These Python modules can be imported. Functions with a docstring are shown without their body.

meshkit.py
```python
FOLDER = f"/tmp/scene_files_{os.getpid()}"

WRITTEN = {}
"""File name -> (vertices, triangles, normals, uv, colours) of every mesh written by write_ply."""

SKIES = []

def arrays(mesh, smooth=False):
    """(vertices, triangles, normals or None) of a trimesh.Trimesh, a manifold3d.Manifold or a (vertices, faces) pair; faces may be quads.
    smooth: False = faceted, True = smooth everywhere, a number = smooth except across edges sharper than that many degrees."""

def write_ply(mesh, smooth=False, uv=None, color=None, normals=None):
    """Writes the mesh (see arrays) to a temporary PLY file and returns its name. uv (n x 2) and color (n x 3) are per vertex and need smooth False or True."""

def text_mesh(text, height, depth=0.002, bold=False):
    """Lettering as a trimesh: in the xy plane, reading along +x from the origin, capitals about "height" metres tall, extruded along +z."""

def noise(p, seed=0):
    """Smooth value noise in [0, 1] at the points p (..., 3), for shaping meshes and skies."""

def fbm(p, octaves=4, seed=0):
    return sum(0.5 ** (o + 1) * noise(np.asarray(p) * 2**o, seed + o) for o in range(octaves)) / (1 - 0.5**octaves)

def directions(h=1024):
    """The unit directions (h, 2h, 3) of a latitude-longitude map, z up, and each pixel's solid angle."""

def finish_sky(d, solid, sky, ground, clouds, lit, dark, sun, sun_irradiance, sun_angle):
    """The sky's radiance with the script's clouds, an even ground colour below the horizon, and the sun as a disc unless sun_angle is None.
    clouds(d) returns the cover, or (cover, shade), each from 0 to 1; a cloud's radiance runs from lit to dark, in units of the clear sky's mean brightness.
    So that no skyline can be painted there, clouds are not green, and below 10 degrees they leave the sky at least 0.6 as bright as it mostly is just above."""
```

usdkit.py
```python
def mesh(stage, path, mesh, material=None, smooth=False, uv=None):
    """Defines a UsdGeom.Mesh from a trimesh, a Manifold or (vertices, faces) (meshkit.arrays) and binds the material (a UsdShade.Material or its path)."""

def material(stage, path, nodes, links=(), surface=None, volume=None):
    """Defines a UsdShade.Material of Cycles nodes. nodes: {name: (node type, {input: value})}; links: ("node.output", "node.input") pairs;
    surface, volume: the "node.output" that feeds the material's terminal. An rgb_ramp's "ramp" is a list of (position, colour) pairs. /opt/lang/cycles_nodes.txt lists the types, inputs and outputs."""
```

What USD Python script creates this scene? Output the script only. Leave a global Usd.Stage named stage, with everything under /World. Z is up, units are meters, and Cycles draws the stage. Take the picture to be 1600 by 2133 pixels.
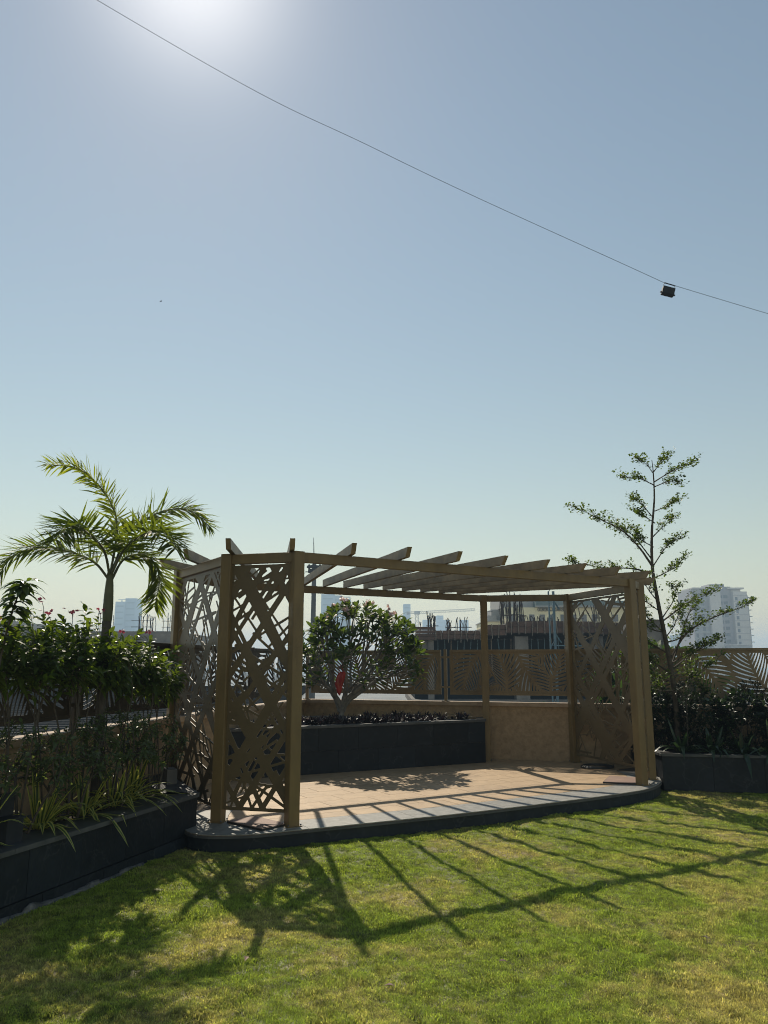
import math, random
import numpy as np, trimesh, usdkit, meshkit
import shapely
from shapely.geometry import Polygon, LineString, Point, box as sbox
from shapely import affinity
from shapely.ops import unary_union
from pxr import Usd, UsdGeom, UsdLux, UsdShade, Sdf, Gf, Vt

stage = Usd.Stage.CreateInMemory()
UsdGeom.SetStageUpAxis(stage, 'Z')
UsdGeom.SetStageMetersPerUnit(stage, 1.0)
world = UsdGeom.Xform.Define(stage, '/World')
stage.SetDefaultPrim(world.GetPrim())
UsdGeom.Scope.Define(stage, '/World/Looks')
rnd = random.Random(7)
R = np.random.default_rng(11)

# ------------------------------------------------------------------ camera, sky, sun, exposure
EXPOSURE = 0.0
SKY_STRENGTH = 0.089
SUN_INTENSITY = 1.22
SUN_EL, SUN_AZ = math.radians(45.8), math.radians(-16.6)
cam = UsdGeom.Camera.Define(stage, '/World/camera')
cam.CreateHorizontalApertureAttr(24.0)
cam.CreateVerticalApertureAttr(32.0)
cam.CreateFocalLengthAttr(24.0 * 1601.6 / 1600.0)
cam.CreateClippingRangeAttr(Gf.Vec2f(0.05, 6000.0))
cam.AddTranslateOp().Set(Gf.Vec3d(0, 0, 1.60))
cam.AddRotateXYZOp().Set(Gf.Vec3f(90.0 + 11.209, 0, 0))
cam.CreateExposureAttr(EXPOSURE)

def mat(name, nodes, links=(), surface='p.BSDF', volume=None):
    return usdkit.material(stage, '/World/Looks/' + name, nodes, links, surface=surface, volume=volume)

sky = UsdLux.DomeLight.Define(stage, '/World/sky')
SUN_DIR = (math.sin(SUN_AZ)*math.cos(SUN_EL), math.cos(SUN_AZ)*math.cos(SUN_EL), math.sin(SUN_EL))
# physical sky plus the sun's bright aureole in the hazy air
skym = mat('sky_air', {
    'sky': ('sky_texture', {'sky_type': 'single_scattering', 'sun_disc': False, 'sun_elevation': SUN_EL, 'sun_rotation': SUN_AZ,
                            'altitude': 20.0, 'air_density': 1.6, 'aerosol_density': 0.15, 'ozone_density': 3.0}),
    'tn': ('mix_color', {'blend_type': 'multiply', 'fac': 1.0, 'b': (1.23, 1.05, 0.865), 'use_clamp': False}),
    'tc': ('texture_coordinate', {}), 'dt': ('vector_math', {'math_type': 'dot_product', 'vector2': SUN_DIR}),
    'mx': ('math', {'math_type': 'maximum', 'value2': 0.0}), 'pw': ('math', {'math_type': 'power', 'value2': 250.0}),
    'sc': ('vector_math', {'math_type': 'scale', 'vector1': (6.6, 6.2, 5.7)}),
    'ad': ('mix_color', {'blend_type': 'add', 'fac': 1.0, 'use_clamp': False}),
    'b': ('background_shader', {'strength': SKY_STRENGTH})},
    [('sky.color', 'tn.a'), ('tn.result', 'ad.a'), ('tc.generated', 'dt.vector1'), ('dt.value', 'mx.value1'), ('mx.value', 'pw.value1'), ('pw.value', 'sc.scale'),
     ('sc.vector', 'ad.b'), ('ad.result', 'b.color')], surface='b.background')
UsdShade.MaterialBindingAPI.Apply(sky.GetPrim()).Bind(skym)
sky.GetPrim().SetCustomDataByKey('label', 'hazy pale blue daytime sky brightening towards the sun')
sky.GetPrim().SetCustomDataByKey('kind', 'structure')

sun = UsdLux.DistantLight.Define(stage, '/World/sun')
sun.CreateIntensityAttr(SUN_INTENSITY)
sun.CreateAngleAttr(0.53)
sun.CreateNormalizeAttr(True)
sun.CreateColorAttr(Gf.Vec3f(1.0, 0.90, 0.74))
sun.AddRotateXYZOp().Set(Gf.Vec3f(-(90.0 - math.degrees(SUN_EL)), 0, -math.degrees(SUN_AZ)))

# ------------------------------------------------------------------ helpers
used = {}
def unique(parent, name):
    k = (parent, name)
    n = used.get(k, -1) + 1
    used[k] = n
    return name if n == 0 else '%s_%03d' % (name, n)

class Thing:
    """a top-level thing: an Xform at its base whose children are its parts"""
    def __init__(self, name, label, cat, base=(0, 0, 0), group=None, kind=None):
        self.path = '/World/' + unique('/World', name)
        self.base = np.asarray(base, float)
        x = UsdGeom.Xform.Define(stage, self.path)
        x.AddTranslateOp().Set(Gf.Vec3d(*map(float, base)))
        tag(x.GetPrim(), label, cat, group, kind)
    def part(self, name, geo, m, label=None, kind=None, smooth=False, parent=None, uv=None):
        pp = parent or self.path
        path = pp + '/' + unique(pp, name)
        v, f = geo
        usd = usdkit.mesh(stage, path, (np.asarray(v, float) - self.base, f), m, smooth=smooth, uv=uv)
        if label: usd.GetPrim().SetCustomDataByKey('label', label)
        if kind: usd.GetPrim().SetCustomDataByKey('kind', kind)
        return path

def tag(p, label=None, cat=None, group=None, kind=None):
    for k, v in (('label', label), ('category', cat), ('group', group), ('kind', kind)):
        if v: p.SetCustomDataByKey(k, v)

def struct(name, geo, m, label=None, kind='structure', smooth=False, cat=None, parts=()):
    path = '/World/' + unique('/World', name)
    usd = usdkit.mesh(stage, path, geo, m, smooth=smooth)
    tag(usd.GetPrim(), label, cat, None, kind)
    return path

def child(parent, name, geo, m, smooth=False, label=None):
    path = parent + '/' + unique(parent, name)
    usd = usdkit.mesh(stage, path, geo, m, smooth=smooth)
    if label: usd.GetPrim().SetCustomDataByKey('label', label)
    return path

class G:
    """collects triangles"""
    def __init__(self): self.v, self.f, self.n = [], [], 0
    def add(self, v, f):
        v = np.asarray(v, float); f = np.asarray(f, int)
        if f.ndim == 2 and f.shape[1] == 4: f = np.vstack([f[:, [0, 1, 2]], f[:, [0, 2, 3]]])
        self.v.append(v); self.f.append(f + self.n); self.n += len(v); return self
    def mesh(self, m): return self.add(m.vertices, m.faces)
    def get(self): return np.vstack(self.v), np.vstack(self.f)
    def boxc(self, c, s, rz=0.0):
        x, y, z = np.asarray(s, float) / 2
        v = np.array([[-x, -y, -z], [x, -y, -z], [x, y, -z], [-x, y, -z], [-x, -y, z], [x, -y, z], [x, y, z], [-x, y, z]])
        if rz: v = v @ np.array([[math.cos(rz), math.sin(rz), 0], [-math.sin(rz), math.cos(rz), 0], [0, 0, 1]])
        return self.add(v + np.asarray(c, float), BOXF)
    def bar(self, a, b, w, h, up=(0, 0, 1), bev=0.0):
        """rectangular bar from a to b, w across, h along up (centred)"""
        a, b = np.asarray(a, float), np.asarray(b, float)
        d = b - a; d /= np.linalg.norm(d)
        s = np.cross(d, up); s /= np.linalg.norm(s); u = np.cross(s, d)
        if bev:
            q = [(-w/2, -h/2+bev), (-w/2+bev, -h/2), (w/2-bev, -h/2), (w/2, -h/2+bev), (w/2, h/2-bev), (w/2-bev, h/2), (-w/2+bev, h/2), (-w/2, h/2-bev)]
        else:
            q = [(-w/2, -h/2), (w/2, -h/2), (w/2, h/2), (-w/2, h/2)]
        n = len(q)
        v = np.array([a + s*x + u*y for x, y in q] + [b + s*x + u*y for x, y in q])
        f = []
        for i in range(n):
            j = (i + 1) % n
            f += [[i, j, n + j], [i, n + j, n + i]]
        for i in range(1, n - 1): f += [[0, i + 1, i], [n, n + i, n + i + 1]]
        return self.add(v, f)
    def tube(self, pts, rad, n=6, cap=True):
        pts = np.asarray(pts, float); m = len(pts)
        rad = np.broadcast_to(np.asarray(rad, float), (m,))
        d = np.gradient(pts, axis=0); d /= np.maximum(np.linalg.norm(d, axis=1, keepdims=True), 1e-9)
        ref = np.array([0.31, 0.17, 0.93]) if abs(d[0] @ [0.31, 0.17, 0.93]) < .9 else np.array([1.0, 0, 0])
        vs = []
        for i in range(m):
            s = np.cross(d[i], ref); s /= np.linalg.norm(s); u = np.cross(s, d[i]); ref = u if False else ref
            t = np.linspace(0, 2*np.pi, n, endpoint=False)
            vs.append(pts[i] + rad[i]*(np.outer(np.cos(t), s) + np.outer(np.sin(t), u)))
        f = []
        for i in range(m - 1):
            for k in range(n):
                a, b = i*n + k, i*n + (k + 1) % n
                f += [[a, b, b + n], [a, b + n, a + n]]
        v = np.vstack(vs)
        if cap:
            v = np.vstack([v, pts[0], pts[-1]])
            for k in range(n):
                f.append([(k + 1) % n, k, m*n]); f.append([(m-1)*n + k, (m-1)*n + (k+1) % n, m*n + 1])
        return self.add(v, f)
    def extrude(self, poly, z0, z1):
        for g in getattr(poly, 'geoms', [poly]):
            if g.is_empty or g.area < 1e-6 or g.geom_type != 'Polygon': continue
            m = trimesh.creation.extrude_polygon(g, z1 - z0, engine='earcut')
            m.apply_translation([0, 0, z0]); self.mesh(m)
        return self
    def sheet(self, poly, thick, o, u, w):
        """poly in (u, w) coordinates, extruded by thick about its plane"""
        o, u, w = (np.asarray(x, float) for x in (o, u, w)); n = np.cross(u, w)
        for g in getattr(poly, 'geoms', [poly]):
            if g.is_empty or g.area < 1e-6: continue
            m = trimesh.creation.extrude_polygon(g, thick, engine='earcut')
            q = m.vertices
            self.add(o + np.outer(q[:, 0], u) + np.outer(q[:, 1], w) + np.outer(q[:, 2] - thick/2, n), m.faces)
        return self

BOXF = np.array([[0, 3, 2, 1], [4, 5, 6, 7], [0, 1, 5, 4], [1, 2, 6, 5], [2, 3, 7, 6], [3, 0, 4, 7]])

def unit(v):
    v = np.asarray(v, float)
    return v / np.maximum(np.linalg.norm(v, axis=-1, keepdims=True), 1e-9)

def spline(p, n):
    """Catmull-Rom through the points p"""
    p = np.asarray(p, float)
    q = np.vstack([2*p[0] - p[1], p, 2*p[-1] - p[-2]])
    t = np.linspace(0, len(p) - 1 - 1e-9, n); i = t.astype(int); t = (t - i)[:, None]
    a, b, c, d = q[i], q[i+1], q[i+2], q[i+3]
    return 0.5*(2*b + (c - a)*t + (2*a - 5*b + 4*c - d)*t*t + (3*b - a - 3*c + d)*t**3)

def leaves(base, d, up, L, W, prof=(0.08, 0.9, 0.8, 0.03), droop=0.3, fold=0.25, thick=None):
    """n leaf blades: base points, directions, upward normals. prof = half width along the blade."""
    base, d, up = np.atleast_2d(base), unit(np.atleast_2d(d)), np.atleast_2d(up)
    n, k = len(base), len(prof)
    L = np.broadcast_to(np.asarray(L, float), (n,)); W = np.broadcast_to(np.asarray(W, float), (n,))
    droop = np.broadcast_to(np.asarray(droop, float), (n,))
    s = unit(np.cross(d, up) + 1e-6); u = np.cross(s, d)
    t = np.linspace(0, 1, k)
    V = np.zeros((n, k, 3, 3))
    for i in range(k):
        c = base + d*(L*t[i])[:, None] - np.array([0, 0, 1.0])*(droop*L*t[i]**2)[:, None]
        w = (W*0.5*prof[i])[:, None]
        V[:, i, 0] = c - s*w + u*w*fold; V[:, i, 1] = c; V[:, i, 2] = c + s*w + u*w*fold
    f = []
    for i in range(k - 1):
        for j in range(2):
            a, b = i*3 + j, i*3 + j + 1
            f += [[a, b, b + 3], [a, b + 3, a + 3]]
    f = np.array(f)
    F = (f[None] + (np.arange(n)*k*3)[:, None, None]).reshape(-1, 3)
    uv = np.zeros((n, k, 3, 2)); uv[..., 0] = np.array([0, .5, 1.0]); uv[..., 1] = t[None, :, None]
    return V.reshape(-1, 3), F, uv.reshape(-1, 2)

def rand_dirs(n, rng, zmin=-1.0):
    z = rng.uniform(zmin, 1, n); a = rng.uniform(0, 2*np.pi, n); r = np.sqrt(np.maximum(0, 1 - z*z))
    return np.stack([r*np.cos(a), r*np.sin(a), z], 1)

# ------------------------------------------------------------------ materials
def noisy(name, c1, c2, scale=6.0, rough=0.6, bump=0.0, bscale=60.0, metallic=0.0, spec=0.5, detail=4.0, rand=0.0, lo=0.35, hi=0.65, coat=0.0, stretch=None):
    """two-tone noise colour, optional fine relief, optional tone per object"""
    nodes = {'t': ('texture_coordinate', {}), 'geo': ('geometry', {}),
             'n': ('noise_texture', {'scale': scale, 'detail': detail, 'roughness': 0.6}),
             'r': ('rgb_ramp', {'ramp': [(lo, c1), (hi, c2)]}),
             'p': ('principled_bsdf', {'roughness': rough, 'metallic': metallic, 'specular_ior_level': spec, 'coat_weight': coat})}
    links = [('geo.position', 'n.vector'), ('n.fac', 'r.fac')]
    if stretch:
        nodes['mp'] = ('mapping', {'scale': stretch})
        links[0] = ('mp.vector', 'n.vector'); links.append(('geo.position', 'mp.vector'))
    if rand:
        nodes['oi'] = ('object_info', {})
        nodes['mr'] = ('map_range', {'value': 0.5, 'from_min': 0.0, 'from_max': 1.0, 'to_min': 1 - rand, 'to_max': 1 + rand})
        nodes['h'] = ('hsv', {'hue': 0.5, 'saturation': 1.0, 'value': 1.0, 'fac': 1.0})
        links += [('oi.random', 'mr.value'), ('mr.result', 'h.value'), ('r.color', 'h.color'), ('h.color', 'p.base_color')]
    else:
        links += [('r.color', 'p.base_color')]
    if bump:
        nodes['n2'] = ('noise_texture', {'scale': bscale, 'detail': 5.0, 'roughness': 0.65})
        nodes['b'] = ('bump', {'strength': bump, 'distance': 0.01})
        links += [('geo.position', 'n2.vector'), ('n2.fac', 'b.height'), ('b.normal', 'p.normal')]
    return mat(name, nodes, links)

def leafmat(name, ramp, trans, rough=0.45, mixf=0.45, spec=0.5):
    """a leaf: glossy face and light shining through; tone differs leaf by leaf"""
    nodes = {'geo': ('geometry', {}), 'r': ('rgb_ramp', {'ramp': ramp}),
             'n': ('noise_texture', {'scale': 3.0, 'detail': 2.0}),
             'ad': ('math', {'math_type': 'multiply_add', 'value1': 0.5, 'value2': 0.6, 'value3': 0.0}),
             'ad2': ('math', {'math_type': 'multiply_add', 'value1': 0.5, 'value2': 0.5, 'value3': 0.0}),
             'p': ('principled_bsdf', {'roughness': rough, 'specular_ior_level': spec}),
             'mx': ('mix_color', {'blend_type': 'multiply', 'fac': 1.0, 'b': trans}),
             't': ('translucent_bsdf', {}), 'm': ('mix_closure', {'fac': mixf})}
    links = [('geo.random_per_island', 'ad.value1'), ('geo.position', 'n.vector'), ('n.fac', 'ad2.value1'), ('ad2.value', 'ad.value3'), ('ad.value', 'r.fac'),
             ('r.color', 'p.base_color'), ('r.color', 'mx.a'), ('mx.result', 't.color'),
             ('p.BSDF', 'm.closure1'), ('t.BSDF', 'm.closure2')]
    return mat(name, nodes, links, surface='m.closure')

M = {}
M['bronze'] = noisy('bronze_paint', (0.118, 0.078, 0.030), (0.170, 0.112, 0.042), scale=1.0, rough=0.42, spec=0.45, bump=0.15, bscale=90, lo=0.3, hi=0.68, detail=7.0, rand=0.10, stretch=(9.0, 9.0, 2.5))
M['rafter'] = noisy('weathered_bronze', (0.115, 0.080, 0.042), (0.215, 0.152, 0.082), scale=5.0, rough=0.5, spec=0.4, bump=0.08, bscale=120, rand=0.08)
M['screen'] = noisy('screen_sheet', (0.085, 0.060, 0.028), (0.115, 0.082, 0.040), scale=2.0, rough=0.45, spec=0.4)
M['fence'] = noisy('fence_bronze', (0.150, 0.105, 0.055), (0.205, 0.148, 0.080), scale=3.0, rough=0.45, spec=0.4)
M['slate'] = mat('black_slate', {
    'geo': ('geometry', {}), 'n': ('noise_texture', {'scale': 3.0, 'detail': 6.0, 'roughness': 0.65, 'distortion': 0.6}),
    'r': ('rgb_ramp', {'ramp': [(0.3, (0.0045, 0.0075, 0.0105)), (0.55, (0.008, 0.012, 0.016)), (0.78, (0.017, 0.021, 0.026))]}),
    'v': ('voronoi_texture', {'feature': 'distance_to_edge', 'scale': 1.7}), 'dn': ('noise_texture', {'scale': 2.2, 'detail': 5.0}),
    'va': ('vector_math', {'math_type': 'multiply_add', 'vector2': (0.9, 0.9, 0.9)}),
    'mr': ('map_range', {'from_min': 0.0, 'from_max': 0.012, 'to_min': 0.28, 'to_max': 0.0, 'clamp': True}),
    'mx': ('mix_color', {'b': (0.065, 0.07, 0.074)}),
    'oi': ('object_info', {}), 'm2': ('map_range', {'to_min': 0.75, 'to_max': 1.35}), 'h': ('hsv', {}),
    'n2': ('noise_texture', {'scale': 9.0, 'detail': 7.0, 'roughness': 0.6, 'distortion': 1.0}), 'b': ('bump', {'strength': 0.5, 'distance': 0.02}),
    'p': ('principled_bsdf', {'roughness': 0.55, 'specular_ior_level': 0.25})},
    [('geo.position', 'n.vector'), ('n.fac', 'r.fac'), ('geo.position', 'dn.vector'), ('dn.color', 'va.vector1'), ('geo.position', 'va.vector3'),
     ('va.vector', 'v.vector'), ('v.distance', 'mr.value'), ('mr.result', 'mx.fac'), ('r.color', 'mx.a'),
     ('oi.random', 'm2.value'), ('m2.result', 'h.value'), ('mx.result', 'h.color'), ('h.color', 'p.base_color'),
     ('geo.position', 'n2.vector'), ('n2.fac', 'b.height'), ('b.normal', 'p.normal')])
M['coping'] = noisy('slate_coping', (0.030, 0.033, 0.036), (0.065, 0.067, 0.066), scale=5.0, rough=0.55, bump=0.2, bscale=40, rand=0.15)
M['tile'] = noisy('beige_tile', (0.35, 0.238, 0.130), (0.435, 0.300, 0.166), scale=7.0, rough=0.55, bump=0.05, bscale=80, rand=0.07)
M['border'] = noisy('grey_granite', (0.18, 0.176, 0.160), (0.28, 0.272, 0.245), scale=14.0, rough=0.5, bump=0.05, bscale=120, rand=0.10)
M['grout'] = noisy('grout', (0.09, 0.070, 0.05), (0.13, 0.10, 0.07), scale=20.0, rough=0.9)
M['stucco'] = noisy('beige_stucco', (0.24, 0.165, 0.095), (0.36, 0.255, 0.150), scale=12.0, rough=0.9, bump=0.6, bscale=55, lo=0.3, hi=0.7)
M['cap'] = noisy('wall_cap_stone', (0.27, 0.185, 0.115), (0.35, 0.25, 0.16), scale=6.0, rough=0.7, rand=0.08)
M['soil'] = noisy('soil', (0.022, 0.016, 0.011), (0.05, 0.036, 0.024), scale=20.0, rough=0.95, bump=0.8, bscale=40)
M['mortar'] = noisy('mortar', (0.05, 0.052, 0.05), (0.14, 0.138, 0.13), scale=14.0, rough=0.9, bump=0.7, bscale=40)
M['black_metal'] = noisy('black_metal', (0.010, 0.012, 0.015), (0.018, 0.020, 0.023), scale=8.0, rough=0.6, spec=0.25)
M['steel_wire'] = noisy('steel_wire', (0.05, 0.055, 0.06), (0.08, 0.085, 0.09), scale=8.0, rough=0.5)
M['rubber'] = noisy('rubber_hose', (0.015, 0.015, 0.016), (0.03, 0.03, 0.03), scale=8.0, rough=0.5)
M['mat_brown'] = noisy('brown_board', (0.20, 0.125, 0.095), (0.26, 0.165, 0.125), scale=5.0, rough=0.7)
M['mat_edge'] = noisy('board_edge', (0.012, 0.011, 0.01), (0.02, 0.018, 0.016), scale=5.0, rough=0.7)
M['red_cloth'] = noisy('red_plastic', (0.20, 0.010, 0.010), (0.28, 0.018, 0.016), scale=9.0, rough=0.3, bump=0.3, bscale=18)
M['bark'] = noisy('grey_bark', (0.10, 0.095, 0.085), (0.20, 0.19, 0.17), scale=12.0, rough=0.8, bump=0.5, bscale=60)
M['palm_bark'] = noisy('palm_bark', (0.04, 0.034, 0.028), (0.085, 0.072, 0.058), scale=10.0, rough=0.85, bump=0.5, bscale=50)
M['palm_shaft'] = noisy('palm_crownshaft', (0.055, 0.060, 0.028), (0.085, 0.088, 0.045), scale=6.0, rough=0.6)
M['dark_stem'] = noisy('dark_stem', (0.035, 0.028, 0.02), (0.075, 0.06, 0.042), scale=15.0, rough=0.8)
GREEN = [(0.0, (0.030, 0.056, 0.014)), (0.45, (0.065, 0.105, 0.020)), (0.8, (0.14, 0.185, 0.026)), (1.0, (0.26, 0.27, 0.035))]
M['palm_leaf'] = leafmat('palm_leaf', [(0, (0.045, 0.070, 0.014)), (0.5, (0.085, 0.125, 0.020)), (1, (0.17, 0.205, 0.028))], (2.7, 2.3, 0.8), mixf=0.6, rough=0.45)
M['young_palm_leaf'] = leafmat('young_palm_leaf', [(0, (0.11, 0.150, 0.016)), (0.5, (0.18, 0.225, 0.022)), (1, (0.27, 0.29, 0.035))], (2.4, 2.1, 0.8), mixf=0.6, rough=0.45)
M['shrub_leaf'] = leafmat('shrub_leaf', GREEN, (3.2, 2.7, 0.7), mixf=0.55, rough=0.33)
M['frangipani_leaf'] = leafmat('frangipani_leaf', [(0, (0.026, 0.048, 0.014)), (0.6, (0.060, 0.092, 0.022)), (1, (0.13, 0.155, 0.03))], (2.6, 2.4, 0.9), mixf=0.48, rough=0.38)
M['tree_leaf'] = leafmat('tree_leaf', [(0, (0.034, 0.060, 0.016)), (0.6, (0.075, 0.112, 0.022)), (1, (0.17, 0.195, 0.03))], (2.6, 2.4, 0.9), mixf=0.5)
M['dull_leaf'] = leafmat('dull_leaf', [(0, (0.055, 0.080, 0.036)), (0.6, (0.12, 0.155, 0.060)), (1, (0.24, 0.27, 0.08))], (2.0, 2.0, 1.0), mixf=0.45, rough=0.28)
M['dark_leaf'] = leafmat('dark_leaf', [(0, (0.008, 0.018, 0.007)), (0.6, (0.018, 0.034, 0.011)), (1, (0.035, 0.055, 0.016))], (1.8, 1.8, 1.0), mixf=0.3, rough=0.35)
M['lily_leaf'] = leafmat('lily_leaf', [(0, (0.022, 0.045, 0.020)), (0.6, (0.035, 0.066, 0.030)), (1, (0.06, 0.095, 0.045))], (1.8, 1.8, 1.0), mixf=0.3, rough=0.3)
M['purple_leaf'] = leafmat('purple_leaf', [(0, (0.014, 0.010, 0.012)), (0.6, (0.030, 0.018, 0.024)), (1, (0.035, 0.040, 0.02))], (1.6, 1.2, 1.2), mixf=0.25, rough=0.3)
M['far_leaf'] = leafmat('far_leaf', [(0, (0.030, 0.060, 0.016)), (0.6, (0.060, 0.105, 0.024)), (1, (0.10, 0.15, 0.03))], (2.0, 2.0, 1.0), mixf=0.35)
M['pink_petal'] = leafmat('pink_petal', [(0, (0.60, 0.42, 0.38)), (0.6, (0.72, 0.58, 0.53)), (1, (0.80, 0.74, 0.66))], (1.1, 1.0, 1.0), mixf=0.4)
M['rose_petal'] = leafmat('rose_petal', [(0, (0.22, 0.04, 0.07)), (0.6, (0.36, 0.09, 0.13)), (1, (0.45, 0.18, 0.20))], (1.3, 1.0, 1.0), mixf=0.4)
# striped leaf: cream edges along the blade
M['striped_leaf'] = mat('striped_leaf', {
    'uv': ('uvmap', {'attribute': 'st'}), 'sx': ('separate_xyz', {}), 'r': ('rgb_ramp', {'ramp': [(0.0, (0.55, 0.52, 0.16)), (0.24, (0.48, 0.47, 0.13)), (0.36, (0.085, 0.135, 0.03)), (0.64, (0.08, 0.13, 0.028)), (0.76, (0.48, 0.47, 0.13)), (1.0, (0.55, 0.52, 0.16))]}),
    'p': ('principled_bsdf', {'roughness': 0.4}), 'mx': ('mix_color', {'blend_type': 'multiply', 'fac': 1.0, 'b': (1.6, 1.6, 0.8)}),
    't': ('translucent_bsdf', {}), 'm': ('mix_closure', {'fac': 0.4})},
    [('uv.UV', 'sx.vector'), ('sx.x', 'r.fac'), ('r.color', 'p.base_color'), ('r.color', 'mx.a'), ('mx.result', 't.color'), ('p.BSDF', 'm.closure1'), ('t.BSDF', 'm.closure2')], surface='m.closure')
# lawn: green with dry straw patches, the same pattern on soil sheet and blades
def lawnmat(name, green, dry, trans=0.0, dark=1.0):
    nodes = {'geo': ('geometry', {}), 'n1': ('noise_texture', {'scale': 0.8, 'detail': 7.0, 'roughness': 0.7, 'distortion': 0.5}),
             'r1': ('rgb_ramp', {'ramp': [(0.46, (0, 0, 0)), (0.62, (1, 1, 1))]}),
             'n2': ('noise_texture', {'scale': 11.0, 'detail': 6.0, 'roughness': 0.75}),
             'ra': ('math', {'math_type': 'multiply_add', 'value1': 0.5, 'value2': 0.55, 'value3': 0.0}),
             'sub': ('math', {'math_type': 'add', 'value1': 0.0, 'value2': -0.28}),
             'ad': ('math', {'math_type': 'add', 'use_clamp': True}),
             'mx': ('mix_color', {'a': green, 'b': dry}),
             'r2': ('rgb_ramp', {'ramp': [(0.32, (0.45*dark,)*3), (0.5, (0.95*dark,)*3), (0.7, (1.3*dark,)*3)]}),
             'mu': ('mix_color', {'blend_type': 'multiply', 'fac': 1.0}),
             'p': ('principled_bsdf', {'roughness': 0.6, 'specular_ior_level': 0.25})}
    links = [('geo.position', 'n1.vector'), ('n1.fac', 'r1.fac'), ('geo.position', 'n2.vector'), ('n2.fac', 'r2.fac'),
             ('ra.value', 'sub.value1'), ('sub.value', 'ad.value1'), ('r1.color', 'ad.value2'), ('ad.value', 'mx.fac'),
             ('mx.result', 'mu.a'), ('r2.color', 'mu.b'), ('mu.result', 'p.base_color')]
    surf = 'p.BSDF'
    if trans:
        nodes['oi'] = ('object_info', {}); links.append(('oi.random', 'ra.value1'))
        nodes['ft'] = ('math', {'math_type': 'multiply', 'value2': 7.31}); nodes['fr'] = ('math', {'math_type': 'fraction'}); nodes['tv'] = ('map_range', {'to_min': 0.5, 'to_max': 1.45})
        nodes['hv'] = ('hsv', {})
        links += [('oi.random', 'ft.value1'), ('ft.value', 'fr.value1'), ('fr.value', 'tv.value'), ('tv.result', 'hv.value'), ('mu.result', 'hv.color')]
        links.remove(('mu.result', 'p.base_color')); links.append(('hv.color', 'p.base_color'))
        nodes['mt'] = ('mix_color', {'blend_type': 'multiply', 'fac': 1.0, 'b': (1.6, 1.6, 1.0)})
        nodes['t'] = ('translucent_bsdf', {}); nodes['m'] = ('mix_closure', {'fac': trans})
        links += [('hv.color', 'mt.a'), ('mt.result', 't.color'), ('p.BSDF', 'm.closure1'), ('t.BSDF', 'm.closure2')]
        surf = 'm.closure'
    return mat(name, nodes, links, surface=surf)
M['turf'] = lawnmat('turf_soil', (0.13, 0.155, 0.022), (0.29, 0.225, 0.085), dark=0.8)
M['grass'] = lawnmat('grass_blade', (0.290, 0.365, 0.058), (0.52, 0.465, 0.19), trans=0.45)
M['fence_shade_toned'] = noisy('shade_toned_bronze', (0.040, 0.031, 0.022), (0.062, 0.048, 0.034), scale=3.0, rough=0.5, spec=0.3)  # same fence bronze, with the left fence's shade put into the colour
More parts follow.
